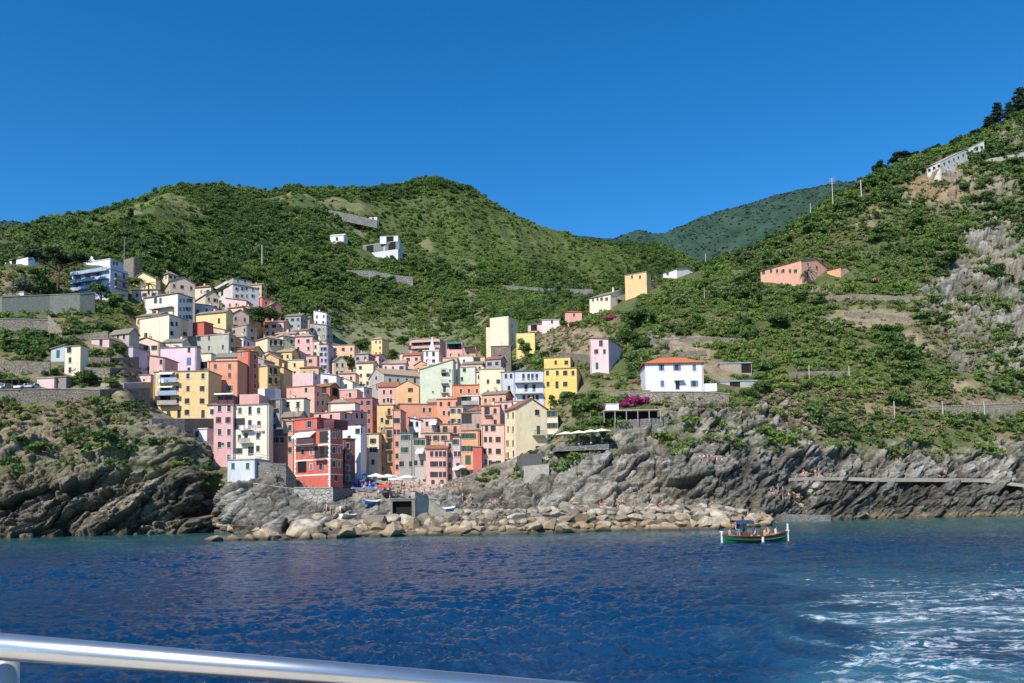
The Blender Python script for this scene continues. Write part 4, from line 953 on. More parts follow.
def e_green(i):
    for y in (372.5,383.5,393): bigbalc(i,441,448.5,y,'L',1.1)
H('house',420,453.5,None,369,405,3,PGR,'nc','dk:444.5@368.5,379.5,389;s-:450@370,381;s-:433@392','','tall pale green house with sloping roof and a column of balconies',rise=3.0,dD=1,extra=e_green,dirt=.25)
H('house',453.5,458,None,362,399,3,(206,216,182),'fc','s-:456@378','','narrow pale green strip house attached to the tall green one',dD=3,chim=0,dirt=.25)
H('house',458,475.5,None,367,386,3,(216,226,196),'fc','wg:465@370;w-:462@379','','smaller pale green house at the right of the tall green one',dD=3,dirt=.25)
H('house',396,419,None,386,408,3,(242,180,112),'yb','wb:410.5@390,400','','light orange gabled house left of the tall pale green house',rise=1.8,dD=2,chim=0)
H('house',378,397,None,386.5,405,3,(234,172,150),'xt','w-:384,391@392;w-:388@400','','salmon house with rooftop terrace below the church',dD=3)
H('house',377,393.5,None,405,436,3,(242,192,108),'fg','B-:389@412;w-:382@420;wk:388@422','','amber-yellow house in the centre with a blank front',dD=1,chim=0)
H('house',397,400,437,404,430,75,(236,152,104),'fg','','w-:424,430@410','broad deep salmon house with flat roof in the centre',dD=1,depth=20,chim=0)
H('house',393,401,None,410,474,3,(232,160,126),'fg','wk:394.6,399.5@420.6,432;wk:397@444,456','','tall narrow orange-pink house at the head of the harbour alley',dD=2,D=196)
# ---- harbour row
H('house',367,379,None,434,478,3,(240,218,176),'fg','wg:373@441;wk:371,376@449.5;w-:373@462','','cream house with green shutters at the left of the harbour square',D=196,chim=0)
H('house',379,386,None,433,470,3,(230,200,130),'fg','wk:382@438;w-:382@447;G:382@461','','narrow yellowish house over a dark passage, harbour square',D=200,chim=0)
H('house',386,393.5,None,428,474,3,(186,148,96),'fk','Bk:390@434,446,458','','narrow ochre house with stacked dark balconies, harbour square',D=199,chim=0)
H('house',399.5,413,None,433,480,3,(168,166,158),'fk','wg:402.5,407,411@437.5,450;wk:402.5,410.7@464','','grey-green house with dark roof edge facing the harbour square',D=191,chim=0)
H('house',409,421.5,None,420.5,438,3,(240,236,228),'mk','wk:412,417@424','','small white house with sloping grey roof above the grey harbour houses',D=203,rise=.8)
H('house',413,426.5,None,438.5,482,3,(186,184,172),'fg','wg:415.5,419.5,423.5@442.5;wk:416,422@463','','pale grey house with green shutters and white awning, harbour row',D=189,chim=0,extra=lambda i: awning(i,'L',416.5,424,449,CANV,1.6,1.0))
H('house',420,437,None,418,441,3,(238,180,170),'fg','w-:427@424','','pink house with white terrace awning above the pale grey house',D=203,extra=lambda i: awning(i,'L',430,437,421,CANV,2.0,1.0))
H('house',421,450,None,433,450,3,(238,184,140),'fg','wg:428,436,444@438','','light orange house with green terrace railings, middle of harbour row',D=197,extra=lambda i: railing(i,-i['s'],0,.1,i['H']+.22,1,SHUT['g']))
H('house',426,447.3,None,448.5,488,3,(236,170,154),'xt','wk:431.7,436.5,440.5,444.5@454,464,474.5;d-:433,442@484','','pink house with reddish tiled eaves and three rows of windows, harbour row',D=184,chim=0,rise=1)
H('house',447.4,453,None,441,477,3,(216,158,150),'fg','w-:450@446,455,465','','slim rose-grey house right of the pink harbour house',D=186,chim=0)
H('house',453,462,None,437,475,3,(206,178,178),'fk','wg:455.5,459.5@442;w-:455.5,459.5@454;d-:458@467','','slim lilac-grey house with green-shuttered top windows, harbour row',D=185,chim=0,extra=lambda i: awning(i,'L',453,461,467,CANV,1.6,.6))
H('house',462,480,None,430.5,471,3,(236,162,100),'ft','wg:464.5,468.5,472.5@436,448.6;Dg2:468@460','','orange house with green shutters in the right part of the harbour row',D=183,chim=0)
H('house',475,482,None,447,468,3,(214,84,66),'fg','Gk:478.5@451','','narrow red house with dark open balcony, right part of harbour row',D=181,chim=0)
H('house',437,462.5,None,399,421,3,(238,156,108),'ft','wk:441,449,457@404;w-:444,453@413','','wide orange-red house with dark windows below the pale green house',dD=2)
H('house',450,463,None,407,426,3,(240,196,120),'fg','wu:453,460@411','','yellow house with two blue-grey windows, right of centre',D=214,chim=0)
H('house',461.5,479,None,396,413,3,(220,216,208),'fw','Gk:466,474@400','','white house with glazed veranda among the orange houses',D=219,extra=lambda i: bigbalc(i,462,478.5,405,'L',1.4,CONC,True))
H('house',461,482,None,413,432,3,(188,160,146),'fg','Gk:466,474@418;wk:478@426','','grey-brown house with dark loggias above the orange harbour house',D=200,dirt=.9)
H('house',440,461,None,424,443,3,(226,168,120),'fg','Bk:446,455@430','','tan-orange house with black balconies, middle right of village',D=203,dirt=.8)
H('house',481.5,505,None,425,467,3,(240,188,160),'fg','wk:486.5,494@426;wk:485.5,490.5,499@439.5;wk:485,490@451;w-:486@462','','tall pale salmon house left of the big cream gabled house',D=183,chim=0)
H('house',481.5,500,None,406,426,3,(238,174,140),'ft','Bk:488@411;wk:495@411','','salmon-orange house with roof terrace above the tall pale salmon one',D=193)
H('house',495,512,None,402,420,3,(238,184,172),'fb','wk:500,506@407','','pink house with flat beige roof behind the big cream gabled house',D=199)
H('house',510,533,None,401,415,3,(242,220,170),'fc','','','pale cream roof terrace behind the big cream gabled house',D=206,chim=0)
def e_cream(i): bigbalc(i,532,544.5,435,'R',1.1)
i_=H('house',505,516,547,408,446,66,(246,222,168),'xt','wk:508,513@415,429,443','wk:538@412.5;dg2:538.5@430','big cream gabled house on the cliff above the rock ramp, green balcony door',rise=2.3,D=177,depth=12,extra=e_cream,sh='g')
H('annex',547,558,None,411,430,3,(238,226,190),'fg','wg:550,554@413','','small cream annex with green window behind the big cream gabled house',D=192,chim=0)
H('house',453,481,None,385,402,3,(232,132,72),'ft','w-:461,469,477@391','','bright orange house with sloping tiled roof below the small green house',dD=4)
H('house',479.5,505,None,369,395,3,(246,228,178),'fb','wk:488,499@381.5;s-:488,497@391','','cream house with two dark windows left of the grey-blue house',dD=2)
def e_g2(i):
    for y in (383,394): bigbalc(i,515,543,y,'L',1.3,flat('white_rail',(225,228,230)))
H('house',501,514,None,372,397,3,(206,214,212),'fg','wk:506,511@376;wk:509@388','','pale grey-blue wing with two small windows left of the balconied grey-blue house',dD=2,chim=0)
H('house',514,544,None,371,400,3,(204,212,224),'fk','lk2:523.5,528.6,532.5,536.8@377;dk2:526,534@388','','grey-blue house with tall dark shutters and balcony bands',dD=0,extra=e_g2)
H('house',544,570.5,577,357,370,10,(246,208,78),'fg','wk:555.7,567@362.5','','upper storey block of the bright yellow house, dark windows',dD=1.5,found=2)
H('house',544,577,584,368,389,10,(246,208,78),'fg','wk:547.5,557.3,566,573@373;wk:548,566@384;d-:557@385','','bright yellow house with dark green shutters right of the grey-blue house',dD=0,chim=0)
# ---- behind, upper right of the village
H('tower_house',490,509,518,316,348,22,(244,226,180),'p','','wk:512@326,335','tall narrow cream tower house with blank front above the village',dD=5,chim=0)
H('house',486,499.6,None,327,347,3,(238,220,176),'p','G:493@330','','lower front part of the cream tower house with open roof terrace',dD=3.5,chim=0)
H('house',516,535,None,333,351,3,(246,222,120),'p','','','yellow flat-topped house half hidden by a round tree',dD=3,chim=0)
H('house',528,546,None,324,331,3,(236,192,186),'xg','G:534,540@328','','low pink cottage with arched porch right of the cream tower house',chim=0,dD=4,rise=.9)
H('cottage',542,560,None,319.5,325,3,(240,222,212),'xw','w-:552@322','','low white-roofed cottage behind the pink one',chim=0,dD=7,rise=.8)
H('cottage',565,582,None,312,319,3,(226,162,140),'ho','w-:574@315','','pink pavilion with shallow tiled hipped roof near the large cream farmhouse',dD=8,rise=1.2,chim=0)
def e_arch(i):
    b=MB(); x=i['hit'](500,352,'L')[0]; pts=[(x-.9,0)]+[(x-.9*math.cos(q*math.pi/8),1.3+.9*math.sin(q*math.pi/8)) for q in range(9)]+[(x+.9,0)]
    b.poly([(p,-.03,z+.6) for p,z in pts]); b.build('window',GLASS,i['root'])
H('house',491,511,None,346,362,3,(180,165,140),'fg','','','rough stone house with an arched window below the cream tower house',mats=ST1,dD=1,extra=e_arch,chim=0)
H('house',590,609,623,339,371,24,(240,198,196),'mg','wk:597,604.4@351.5;lk:601.5@343;dg2:597@366','','pale pink and white house with dark shutters at the right edge of the village',rise=.8,dD=0)
H('farmhouse',589.5,611,636,294,309,40,(242,226,186),'xg','wk:593,597.5,602,607@299','w-:616,626@288;w-:616@300;Gk:621@303','large cream farmhouse with long sloping roof above the village',rise=3.6,dD=2,depth=18)
H('farmhouse',625,647,659,272,293,30,(240,198,118),'fb','w-:632,640@277','Bk:652@277,286','yellow-orange stepped house behind the large cream farmhouse',dD=4)
H('house',663,677,700,269,278,52,(240,234,220),'xg','wk:668@273','wk:691@271','white gabled house among trees on the saddle',rise=1.6,dD=4,depth=13)
H('farmhouse',760.5,802,830,260,282,50,(236,168,128),'xt','wk:764,771,777,783.5,790,796@271','wk:808,817@264;w-:817@274','long salmon farmhouse with tiled roof and six dark windows on the right slope',rise=2.4,D=gD(802,282)-4,depth=24)
H('cottage',827,841,850,267,277,50,(228,168,110),'xt','','w-:845@272','small orange cottage beside the long salmon farmhouse',rise=1,chim=0)
def e_blue(i):
    r=i['root']; b=MB(); z=i['hit'](690,387,'L')[1]; b.box(.0,2.9,-1.2,3,-.3,z+.6); b.build('terrace_wall',i['wall'],r)
    b=MB(); q=i['hit'](677.6,381,'L'); b.box(q[0]-.9,q[0]+1.6,-1.1,-.004,q[1],q[1]+.08); b.build('door_canopy',SILL,r)
H('house',645.4,704,None,363,391,1,(232,232,240),'ho','wu:662.4,677,694.3@367.4;wu:662.4,694.3@383.5;d-:677.6@385','','white house with orange hipped roof and blue shutters on the terrace above the right cliff',rise=2.2,D=192,depth=9,extra=e_blue,chim=0,over=.5,dirt=.15,ws=1.15)
H('shed',720,752,None,363,373,2,(168,150,128),'fm','G:749@368','','flat-roofed grey shed with blue-grey roof right of the white blue-shuttered house',chim=0,dD=0)
H('shed',720,757,None,381,387,2,(180,176,166),'fm','G:735@384','','low hut with wide bluish roof slab below the grey shed',chim=0,dD=0)
# ---- on the mountain
FD = lambda x, y, o: float(seen(x, y)[1])-o
H('house',363,398,403,241,256,20,(214,218,212),'fw','Gn:370,380@247;Gn:392@246','','large white building with netted terraces on the mountain',dD=0,D=FD(380,257,8),chim=0,found=10,ws=2.2)
H('house',380,398,None,236,242,3,(236,236,232),'fw','G:390@239','','white upper block of the building on the mountain',D=FD(380,257,6),chim=0,found=1,ws=2)
H('cottage',330,344,None,235,243,10,(238,232,222),'xw','w-:337@239','','small white house among ruins on the mountain',D=FD(337,243,4),chim=0,ws=2)
H('cottage',369,377,None,217,221,5,(232,230,222),'fk','w-:373@219','','tiny white house at the end of the grey wall near the mountain top',D=FD(373,222,4),chim=0,ws=2)

# ------------------------------------------------------------------ small houses filling the gaps between the named ones
def foot(i, m_=0.0):
    C_, ex, ey, s, t = i['C'][:2], i['ex'], i['ey'], i['s'], i['t']; return [C_+ex*(m_)-ey*m_, C_-ex*(s+m_)-ey*m_, C_-ex*(s+m_)+ey*(t+m_), C_+ex*m_+ey*(t+m_)]
def overlap(A_, B_):
    for P_ in (A_, B_):
        for k in range(4):
            e = P_[(k+1) % 4]-P_[k]; n = np.array([-e[1], e[0]]); a_ = [q@n for q in A_]; b_ = [q@n for q in B_]
            if max(a_) < min(b_) or max(b_) < min(a_): return False
    return True
FEET = [foot(i, -.9) for i in HOUSES]
rq = random.Random(31); CN = [('cream', CRM), ('cream', CRM), ('peach', (244, 208, 172)), ('peach', (242, 200, 160)), ('ochre', (228, 186, 122)), ('yellow', YEL), ('pink', PNK), ('salmon', SAL), ('orange', ORA), ('yellow', YEL), ('beige', BEI), ('white', WHT), ('grey', LGR), ('pale pink', PAL), ('pale orange', (242, 196, 148))]
RN = {'xt': 'brown tiled gable roof', 'fg': 'flat grey-brown roof', 'fc': 'flat concrete roof terrace', 'mt': 'sloping tiled roof', 'hb': 'low tan hipped roof', 'xg': 'grey gable roof', 'yt': 'tiled gable facing the sea', 'xb': 'tan gable roof', 'ht': 'brown tiled hipped roof', 'yb': 'tan gable facing the sea'}
used_l = set(); nfill = 0
cand = []
for y in range(300, 470, 5):
    for x in range(152, 548, 6):
        if digged(x, y) > .75: cand.append((x+rq.uniform(-2, 2), y+rq.uniform(-2, 2)))
rq.shuffle(cand)
for x, y in cand:
    if nfill >= 95: break
    if x > 330 and y < 366: continue
    if x > 500 and y > 425: continue
    D = gD(x, y)+rq.uniform(0, 3); wm = rq.uniform(5, 9); wd_ = rq.uniform(5, 8); a = rq.choice([2, 4, 6, 10, 16])
    ca, sa = math.cos(rad(a)), math.sin(rad(a)); C_ = pt(x, y, D); j = dict(C=C_, ex=np.array([ca, -sa]), ey=np.array([sa, ca]), s=wm, t=wd_); ft = foot(j, 0)
    if any(overlap(ft, q) for q in FEET): continue
    hh = rq.uniform(4.5, 9.5); px0, px1 = x-wm*F/D, x+1
    lim = [q[3]-3.5 for q in AVOID if q[4] > D+2 and min(px1, q[1])-max(px0, q[0]) > 2.2 and q[3]-2 < y]
    lim += [q[3]-3.5 for q in AVOID if q[4] > D+2 and min(px1, q[1])-max(px0, q[0]) > 2.2 and q[2] < y-2 <= q[3]]
    if lim: hh = min(hh, (y-max(lim))*D/F)
    if hh < 2.9: continue
    # stay lower than the windows of what stands behind
    pl = proj(np.append(ft[1], C_[2])); pr = proj(np.append(ft[3], C_[2])); ytop = float(proj(C_+np.array([0, 0, hh]))[1])
    q = [i for i in HOUSES if abs(i['C'][0]-C_[0]) < 14 and abs(i['C'][1]-C_[1]) < 16]
    q = [i for i in q if i['root'].get('label')] or [min(HOUSES, key=lambda i: abs(i['C'][0]-C_[0])+abs(i['C'][1]-C_[1]))]
    nb_ = min(q, key=lambda i: abs(i['C'][0]-C_[0])+abs(i['C'][1]-C_[1])); nl = nb_['root']['label'].split(); cn, cc_ = rq.choice(CN); rf_ = rq.choice(list(RN))
    k = 5
    while k > 1 and nl[k-1].lower().strip(',') in ('with', 'in', 'of', 'the', 'and', 'on', 'at', 'right', 'left', 'a', 'by', 'below', 'above', 'behind', 'one', 'two'): k -= 1
    rel = 'behind' if C_[1] > nb_['C'][1]+2 else ('left of' if C_[0] < nb_['C'][0] else 'right of')
    lab = 'small %s house with %s %s the %s' % (cn, RN[rf_], rel, ' '.join(nl[:k]).strip(','))
    if lab in used_l or len(lab.split()) > 16: continue
    used_l.add(lab); nfill += 1
    house('house', float(pl[0]), x, float(pr[0]) if a > 5 else None, ytop, y, a, tuple(int(v*rq.uniform(.96, 1.03)) for v in cc_), rf_, 'auto-w'+rq.choice('gkkbn-'), 'auto-wk' if a > 5 else '', lab, D=D, depth=wd_, rise=rq.uniform(1.1, 1.7))
    FEET.append(foot(HOUSES[-1], -.9))
print('infill', nfill)
# ------------------------------------------------------------------ walls
def strip(name, pts, th, mat, label, cat='wall', D=None, dn=2.5, off=.6, cap=None, far_=False):
    """wall through (x, y_top, y_foot) seen points, standing on the ground at its foot"""
    n = len(pts); A = []
    if far_: D = float(np.mean([seen(x, yb)[1] for x, yt, yb in pts]))-off; dn = 4
    for j, (x, yt, yb) in enumerate(pts):
        Dq = (D[j] if hasattr(D, '__len__') else D) if D else min(float(seen(x, yb)[1]), gD(x, yb)+3)-off*.5 if gD(x, yb) < 400 and not far_ else float(seen(x, yb)[1])-off*.5
        A.append((pt(x, yb, Dq), pt(x, yt, Dq)))
    o0 = A[0][0].copy(); mb = MB()
    for j in range(n-1): AVOID.append((pts[j][0], pts[j+1][0], min(pts[j][1], pts[j+1][1]), (pts[j][1]+pts[j][2]+pts[j+1][1]+pts[j+1][2])/4-1, max(A[j][0][1], A[j+1][0][1])+.5))
    for j in range(n-1):
        (b0, t0), (b1, t1) = A[j], A[j+1]; k = np.array([0, th, 0])
        dirn = b1[:2]-b0[:2]; nn = np.array([-dirn[1], dirn[0], 0]); nn /= np.linalg.norm(nn); k = nn*th
        dz = np.array([0, 0, dn])
        q = [b0-dz, b1-dz, t1, t0]; f = [v-o0 for v in q]; bk = [v-o0+k for v in q]
        mb.poly(f); mb.poly([bk[1], bk[0], bk[3], bk[2]]); mb.poly([f[3], f[2], bk[2], bk[3]])
        if j == 0: mb.poly([bk[0], f[0], f[3], bk[3]])
        if j == n-2: mb.poly([f[1], bk[1], bk[2], f[2]])
        if cap:
            e = -nn*.12; u = np.array([0, 0, .16]); g0, g1 = f[3]+e+[0, 0, .003], f[2]+e+[0, 0, .003]; h0, h1 = bk[3]-e+[0, 0, .003], bk[2]-e+[0, 0, .003]
            for qq in ([g0, g1, h1, h0], [g0+u, g1+u, h1+u, h0+u], [g0, g1, g1+u, g0+u], [h1, h0, h0+u, h1+u]): mb.poly(qq, 1)
    if cat is None: return mb, o0
    o = mb.build(name, [mat, CONC], None, loc=o0); return tag(o, label, cat)
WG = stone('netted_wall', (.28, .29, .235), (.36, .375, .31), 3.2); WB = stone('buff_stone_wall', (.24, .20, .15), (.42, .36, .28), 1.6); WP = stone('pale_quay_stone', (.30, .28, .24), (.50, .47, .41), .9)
strip('retaining_wall', [(-60, 299, 318), (2, 297, 315), (50, 295, 314), (80, 294, 314), (95, 293, 313)], .6, WG, 'long greenish netted retaining wall below the umbrella pine, left slope', cap=1)
strip('retaining_wall', [(-60, 318, 336), (0, 319, 335), (48, 320, 334)], .6, WB, 'buff wall with a dark coping below the netted wall, left edge', cap=1)
strip('stair_wall', [(48, 315, 334), (62, 331, 338)], .5, WB, 'sloping stair wall between the two long walls on the left slope')
strip('terrace_wall', [(62, 336, 341), (90, 333, 340), (108, 331, 342)], .5, ST1, 'low rubble terrace wall left of the grey stone house')
strip('terrace_wall', [(84, 357, 364), (110, 358, 365), (139, 357, 364)], .5, ST1, 'rubble terrace wall below the lilac hut')
strip('terrace_wall', [(-40, 362, 374), (20, 361, 373), (50, 362, 374)], .5, ST1, 'rubble terrace wall left of the tall narrow cream house')
strip('terrace_wall', [(84, 367, 375), (110, 368, 376), (140, 368, 377)], .5, ST1, 'lower rubble terrace wall beneath the lilac hut, left slope')
strip('cliff_wall', [(-60, 391, 404), (0, 390, 403), (60, 389, 401), (100, 390, 400), (150, 388, 402)], .6, ST1, 'long rubble wall along the top of the left headland', cap=1)
strip('deck', [(124, 383, 388), (152, 382, 388)], 5, CONC, 'concrete deck at the cliff edge left of the yellow apartments', cat='deck')
strip('retaining_wall', [(152, 418.5, 424), (185, 418.5, 430), (214, 418.5, 431)], 5, ST2, 'grey retaining wall carrying the yellow apartment house')
strip('retaining_wall', [(181, 441, 464), (200, 441, 470), (214.5, 441, 474)], 1.5, ST2, 'stone wall with a dark arch left of the tall pink house', D=172.5)
def arch_part(parent, x, z, w, h, y=-.03):
    b = MB(); pts = [(x-w/2, z)]+[(x-w/2*math.cos(q*math.pi/10), z+h-w/2+w/2*math.sin(q*math.pi/10)) for q in range(11)]+[(x+w/2, z)]
    b.poly([(p, y, zz_) for p, zz_ in pts]); return b.build('arch_shade', DARKIN, parent)  # dark panel on the wall face, painted shade of an arch
wl = bpy.data.objects['retaining_wall.003']
p_ = pt(207, 449, 172.4)-np.array(wl.location); arch_part(wl, p_[0], p_[2]-.6, 2.0, 1.5, p_[1])
H('hut',191,207,None,429,441,3,(236,234,228),'fw','wk:197@434','','white hut under the retaining wall left of the tall pink house',D=173.5,chim=0,found=2)
H('shed',138.5,150,None,453,464,3,(214,212,206),'fc','d-:144@458','','small white shed high on the left headland cliff',D=158.8,chim=0,found=2,depth=2)
strip('retaining_wall', [(254, 461, 484), (272, 463, 486), (286, 463, 488), (296, 477, 489)], 4, ST2, 'rough stone bastion right of the pale blue-grey house', D=[164.5, 164, 164.5, 167])
strip('retaining_wall', [(238, 481, 500), (262, 485, 505), (294, 489, 512)], 3, ST2, 'stone wall with pale coping under the pale blue-grey house', D=[161.5, 161, 162], cap=1)
strip('quay_wall', [(294, 488, 513), (333, 488, 516)], 6, WP, 'pale stone quay wall directly below the red house', D=[158.5, 158], cap=1, dn=4)
strip('quay_wall', [(333, 488, 516), (356, 488.5, 511)], 3, ST2, 'shaded dark quay wall at the harbour corner below the red house', D=[158, 170])  # shaded side of the quay, shade put in by darker stone
strip('retaining_wall', [(426, 491, 502), (447, 484, 500), (476, 473, 494)], 3, WB, 'buff wall rising to the right of the harbour square', D=[171, 172, 174])
strip('bunker', [(524, 466, 486), (549, 464, 486)], 5, CONC, 'square concrete block in the cliff below the big cream gabled house', D=[163.5, 164], cat='block')
strip('bunker', [(521, 455, 480), (542, 453, 470)], 4, flat('shaded_concrete', (96, 94, 92), .9), 'dark shaded concrete block behind the square pale one, cliff', D=[167, 168], cat='block')  # shade of the rear block put into a darker concrete colour
strip('retaining_wall', [(640, 394, 410), (653, 392, 409), (704, 392, 408), (729, 394, 407)], 1.5, WB, 'stone terrace wall under the white blue-shuttered house', D=[190, 188, 188, 189], cap=1)
strip('retaining_wall', [(614, 420, 438), (640, 419, 440), (668, 417, 438)], 2, ST2, 'stone wall beneath the terrace bar, right cliff', D=[176, 176, 177])
strip('terrace_wall', [(640, 357, 362), (680, 352, 358), (706, 350, 356)], .6, ST1, 'stone terrace wall behind the white blue-shuttered house')
strip('terrace_wall', [(650, 341, 346), (700, 337, 343), (745, 338, 343)], .6, ST1, 'upper stone terrace wall above the white blue-shuttered house')
strip('terrace_wall', [(560, 352, 360), (590, 355, 366)], .6, ST1, 'stone terrace wall between the yellow house and the pale pink house')
strip('terrace_wall', [(616, 391, 398), (650, 390, 398)], .6, ST1, 'stone terrace wall left of the magenta bougainvillea')
strip('terrace_wall', [(790, 372, 377), (815, 371, 377), (850, 371, 377)], .6, ST1, 'terrace wall behind the two white gate posts, right slope')
strip('terrace_wall', [(822, 296, 300), (860, 294, 300), (910, 297, 303)], .6, ST1, 'brown terrace wall below the small orange cottage, right slope')
strip('terrace_wall', [(845, 312, 317), (880, 313, 318), (912, 318, 323)], .6, ST1, 'second brown terrace wall below the small orange cottage')
strip('road_wall', [(930, 407, 412), (985, 405, 411), (1024, 403, 410), (1110, 400, 408)], .6, WB, 'buff wall along the path on top of the right cliff', cap=1)
strip('walkway', [(797, 477.5, 479.5), (840, 477, 479), (880, 478, 480.5), (930, 478, 480.5), (985, 478.5, 481), (1024, 484, 486)], 3, flat('pale_path', (158, 150, 136), .9, scale=1), 'pale concrete walkway cut into the right cliff above the water', cat='walkway', dn=.3, off=2.4)
strip('quay', [(782, 514, 519), (831, 515, 519.5)], 7, ST2, 'low concrete landing at the foot of the right cliff', cat='quay', D=[166, 167], dn=2)
strip('viaduct', [(503, 285.5, 296), (530, 287.5, 297), (560, 289, 299), (593, 289.5, 300)], 3, stone('viaduct_stone', (.19, .18, .16), (.29, .275, .25), .5), 'long grey viaduct wall across the valley above the village', cat='viaduct', far_=True, dn=14, cap=1)
strip('mountain_wall', [(347, 270, 279), (372, 271, 281), (395, 275, 284), (413, 277, 286)], 2, stone('viaduct_stone', (.19, .18, .16), (.29, .275, .25), .5), 'grey retaining wall on the mountain between the dark woods', far_=True, dn=10)
strip('mountain_wall', [(262, 198, 201), (291, 203, 206.5), (330, 210, 214), (350, 214, 218), (377, 220, 223.5)], 2, stone('viaduct_stone', (.19, .18, .16), (.29, .275, .25), .5), 'pale grey wall strip high on the mountain', far_=True, dn=12)
strip('mountain_wall', [(134, 210, 213), (160, 217, 220), (178, 222, 225)], 2, WB, 'buff path wall on the shoulder of the left hill', far_=True, dn=8)
# road gallery on the right ridge
GD_ = [float(seen(x_, y_)[1])-.5 for x_, y_ in ((925, 176), (940, 170), (966, 160), (984, 155))]
strip('road_gallery', [(927, 169, 175), (940, 162, 169), (966, 149.5, 158), (984, 141, 152)], 6, flat('gallery_white', (196, 192, 182), .8, scale=.5), 'long white road gallery climbing the right ridge', cat='gallery', D=GD_, dn=9, cap=1)
strip('road_wall', [(986, 159, 163), (1005, 156, 160), (1024, 152, 158), (1080, 146, 152)], 1, CONC, 'pale road parapet on the right ridge beside the gallery', dn=4)
G_ = bpy.data.objects['road_gallery']
mb = MB()
for k in range(12):
    f = (k+.5)/12; x = 927+57*f; a_ = pt(x, np.interp(x, [925, 940, 966, 984], [172, 165.5, 154, 146.5]), np.interp(x, [925, 940, 966, 984], GD_)-.15)-np.array(G_.location)
    mb.box(a_[0]-.55, a_[0]+.55, a_[1]-.05, a_[1]-.02, a_[2]-.35, a_[2]+.55)
mb.build('gallery_openings', GLASS, G_)['kind'] = 'stuff'

# ------------------------------------------------------------------ harbour ground, breakwater mound and boulders
MX = np.array([190, 215, 240, 330, 345, 420, 480, 520, 600, 700, 740, 770, 785]); MF = np.array([116, 110, 110, 110, 113, 115, 113, 114, 121, 119, 125, 140, 160.]); MT = np.array([-1, .2, .6, .9, 2.2, 2.5, 2.7, 2.9, 3.2, 3.0, 2.2, .6, -1.])
def mound_z(x, f):
    top = np.interp(x, MX, MT); return np.where(f < .35, -2.5+(top+2.5)*np.sin(np.clip(f/.35, 0, 1)*math.pi/2), top+np.interp(x, [190, 340, 350, 420, 480, 600, 785], [-.5, -.5, .6, .9, .8, .6, 0])*(f-.35)/.65)
xs_ = np.linspace(185, 790, 420); fs = np.linspace(0, 1, 90); MXX, MFF = np.meshgrid(xs_, fs)
fr_ = np.interp(MXX, MX, MF)-2.5; bk_ = np.where(MXX < 340, fr_+16, 158.)
mD = fr_+(bk_-fr_)*MFF; mu = (MXX-512)/F; MP = np.stack([mu*mD+.0, mD, mound_z(MXX, MFF)], -1)
MP[..., 2] += .5*fbm(MP/2.5, 3, 301)*np.where(MFF < .6, 1, .35)
stonec = (C(.13, .11, .08)[None, None]+sst(.45, .7, MFF)[..., None]*C(.2, .18, .15)+(.05*fbm(MP/1.5, 3, 305))[..., None])*(1+0*MFF[..., None])
nn_, kk_ = MP.shape[:2]; ix_ = np.arange(nn_*kk_).reshape(nn_, kk_); Qm = np.stack([ix_[:-1, :-1], ix_[:-1, 1:], ix_[1:, 1:], ix_[1:, :-1]], -1).reshape(-1, 4)
tag(link('harbour_ground', npmesh('harbour_ground', MP.reshape(-1, 3), Qm, GROUND, False, {'col': np.clip(stonec, .05, .6).reshape(-1, 3), 'rock': np.full(nn_*kk_, .6)})), kind='structure')
EXTRA.append(BVHTree.FromPolygons(MP.reshape(-1, 3).tolist(), Qm.tolist()))
m = NT('boulder_stone'); p = m.pos(); oi = m.node('ObjectInfo'); sp_ = m.node('SeparateXYZ'); m.l(p, sp_.inputs[0])
n1 = m.noise(1.1, 6, .65, p); n2 = m.noise(7, 4, .6, p)
c_ = m.mix(oi.outputs['Random'], (.17, .15, .125), (.66, .57, .43)); c_ = m.mix(m.ramp(n1, .38, .6, 0, .75), c_, (.20, .15, .095))
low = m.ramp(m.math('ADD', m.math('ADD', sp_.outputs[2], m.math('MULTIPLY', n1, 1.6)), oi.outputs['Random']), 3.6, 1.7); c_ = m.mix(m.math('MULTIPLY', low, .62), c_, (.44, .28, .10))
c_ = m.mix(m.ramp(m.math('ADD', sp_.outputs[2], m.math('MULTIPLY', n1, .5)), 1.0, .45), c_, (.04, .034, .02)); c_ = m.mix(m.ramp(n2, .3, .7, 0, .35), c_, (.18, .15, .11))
BOULD = m.fin(c_, .92, m.bump(m.math('ADD', n1, m.math('MULTIPLY', n2, .3)), .7, .25))
def boulder_mesh(seed):
    bm = bmesh.new(); bmesh.ops.create_icosphere(bm, subdivisions=4, radius=1); r = np.random.RandomState(seed)
    V = np.array([v.co[:] for v in bm.verts]); pl = r.normal(size=(10, 3)); pl /= np.linalg.norm(pl, axis=1, keepdims=True); hh = .42+.36*r.rand(10)
    for n_, h_ in zip(pl, hh):
        d = V@n_; ex_ = np.maximum(d-h_, 0); V -= n_[None]*(ex_*.985)[:, None]
    V *= np.array([1.15, .85+.3*r.rand(), .62+.25*r.rand()]); nm = V/np.linalg.norm(V, axis=1, keepdims=True)
    V += nm*(.045*fbm(V*2.5+seed, 4, seed)+.02*ridged(V*5+seed, 2, seed))[:, None]
    for v, q in zip(bm.verts, V): v.co = q
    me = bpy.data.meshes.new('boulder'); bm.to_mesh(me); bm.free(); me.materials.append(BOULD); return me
BM = [boulder_mesh(900+i) for i in range(14)]
rb_ = random.Random(4)
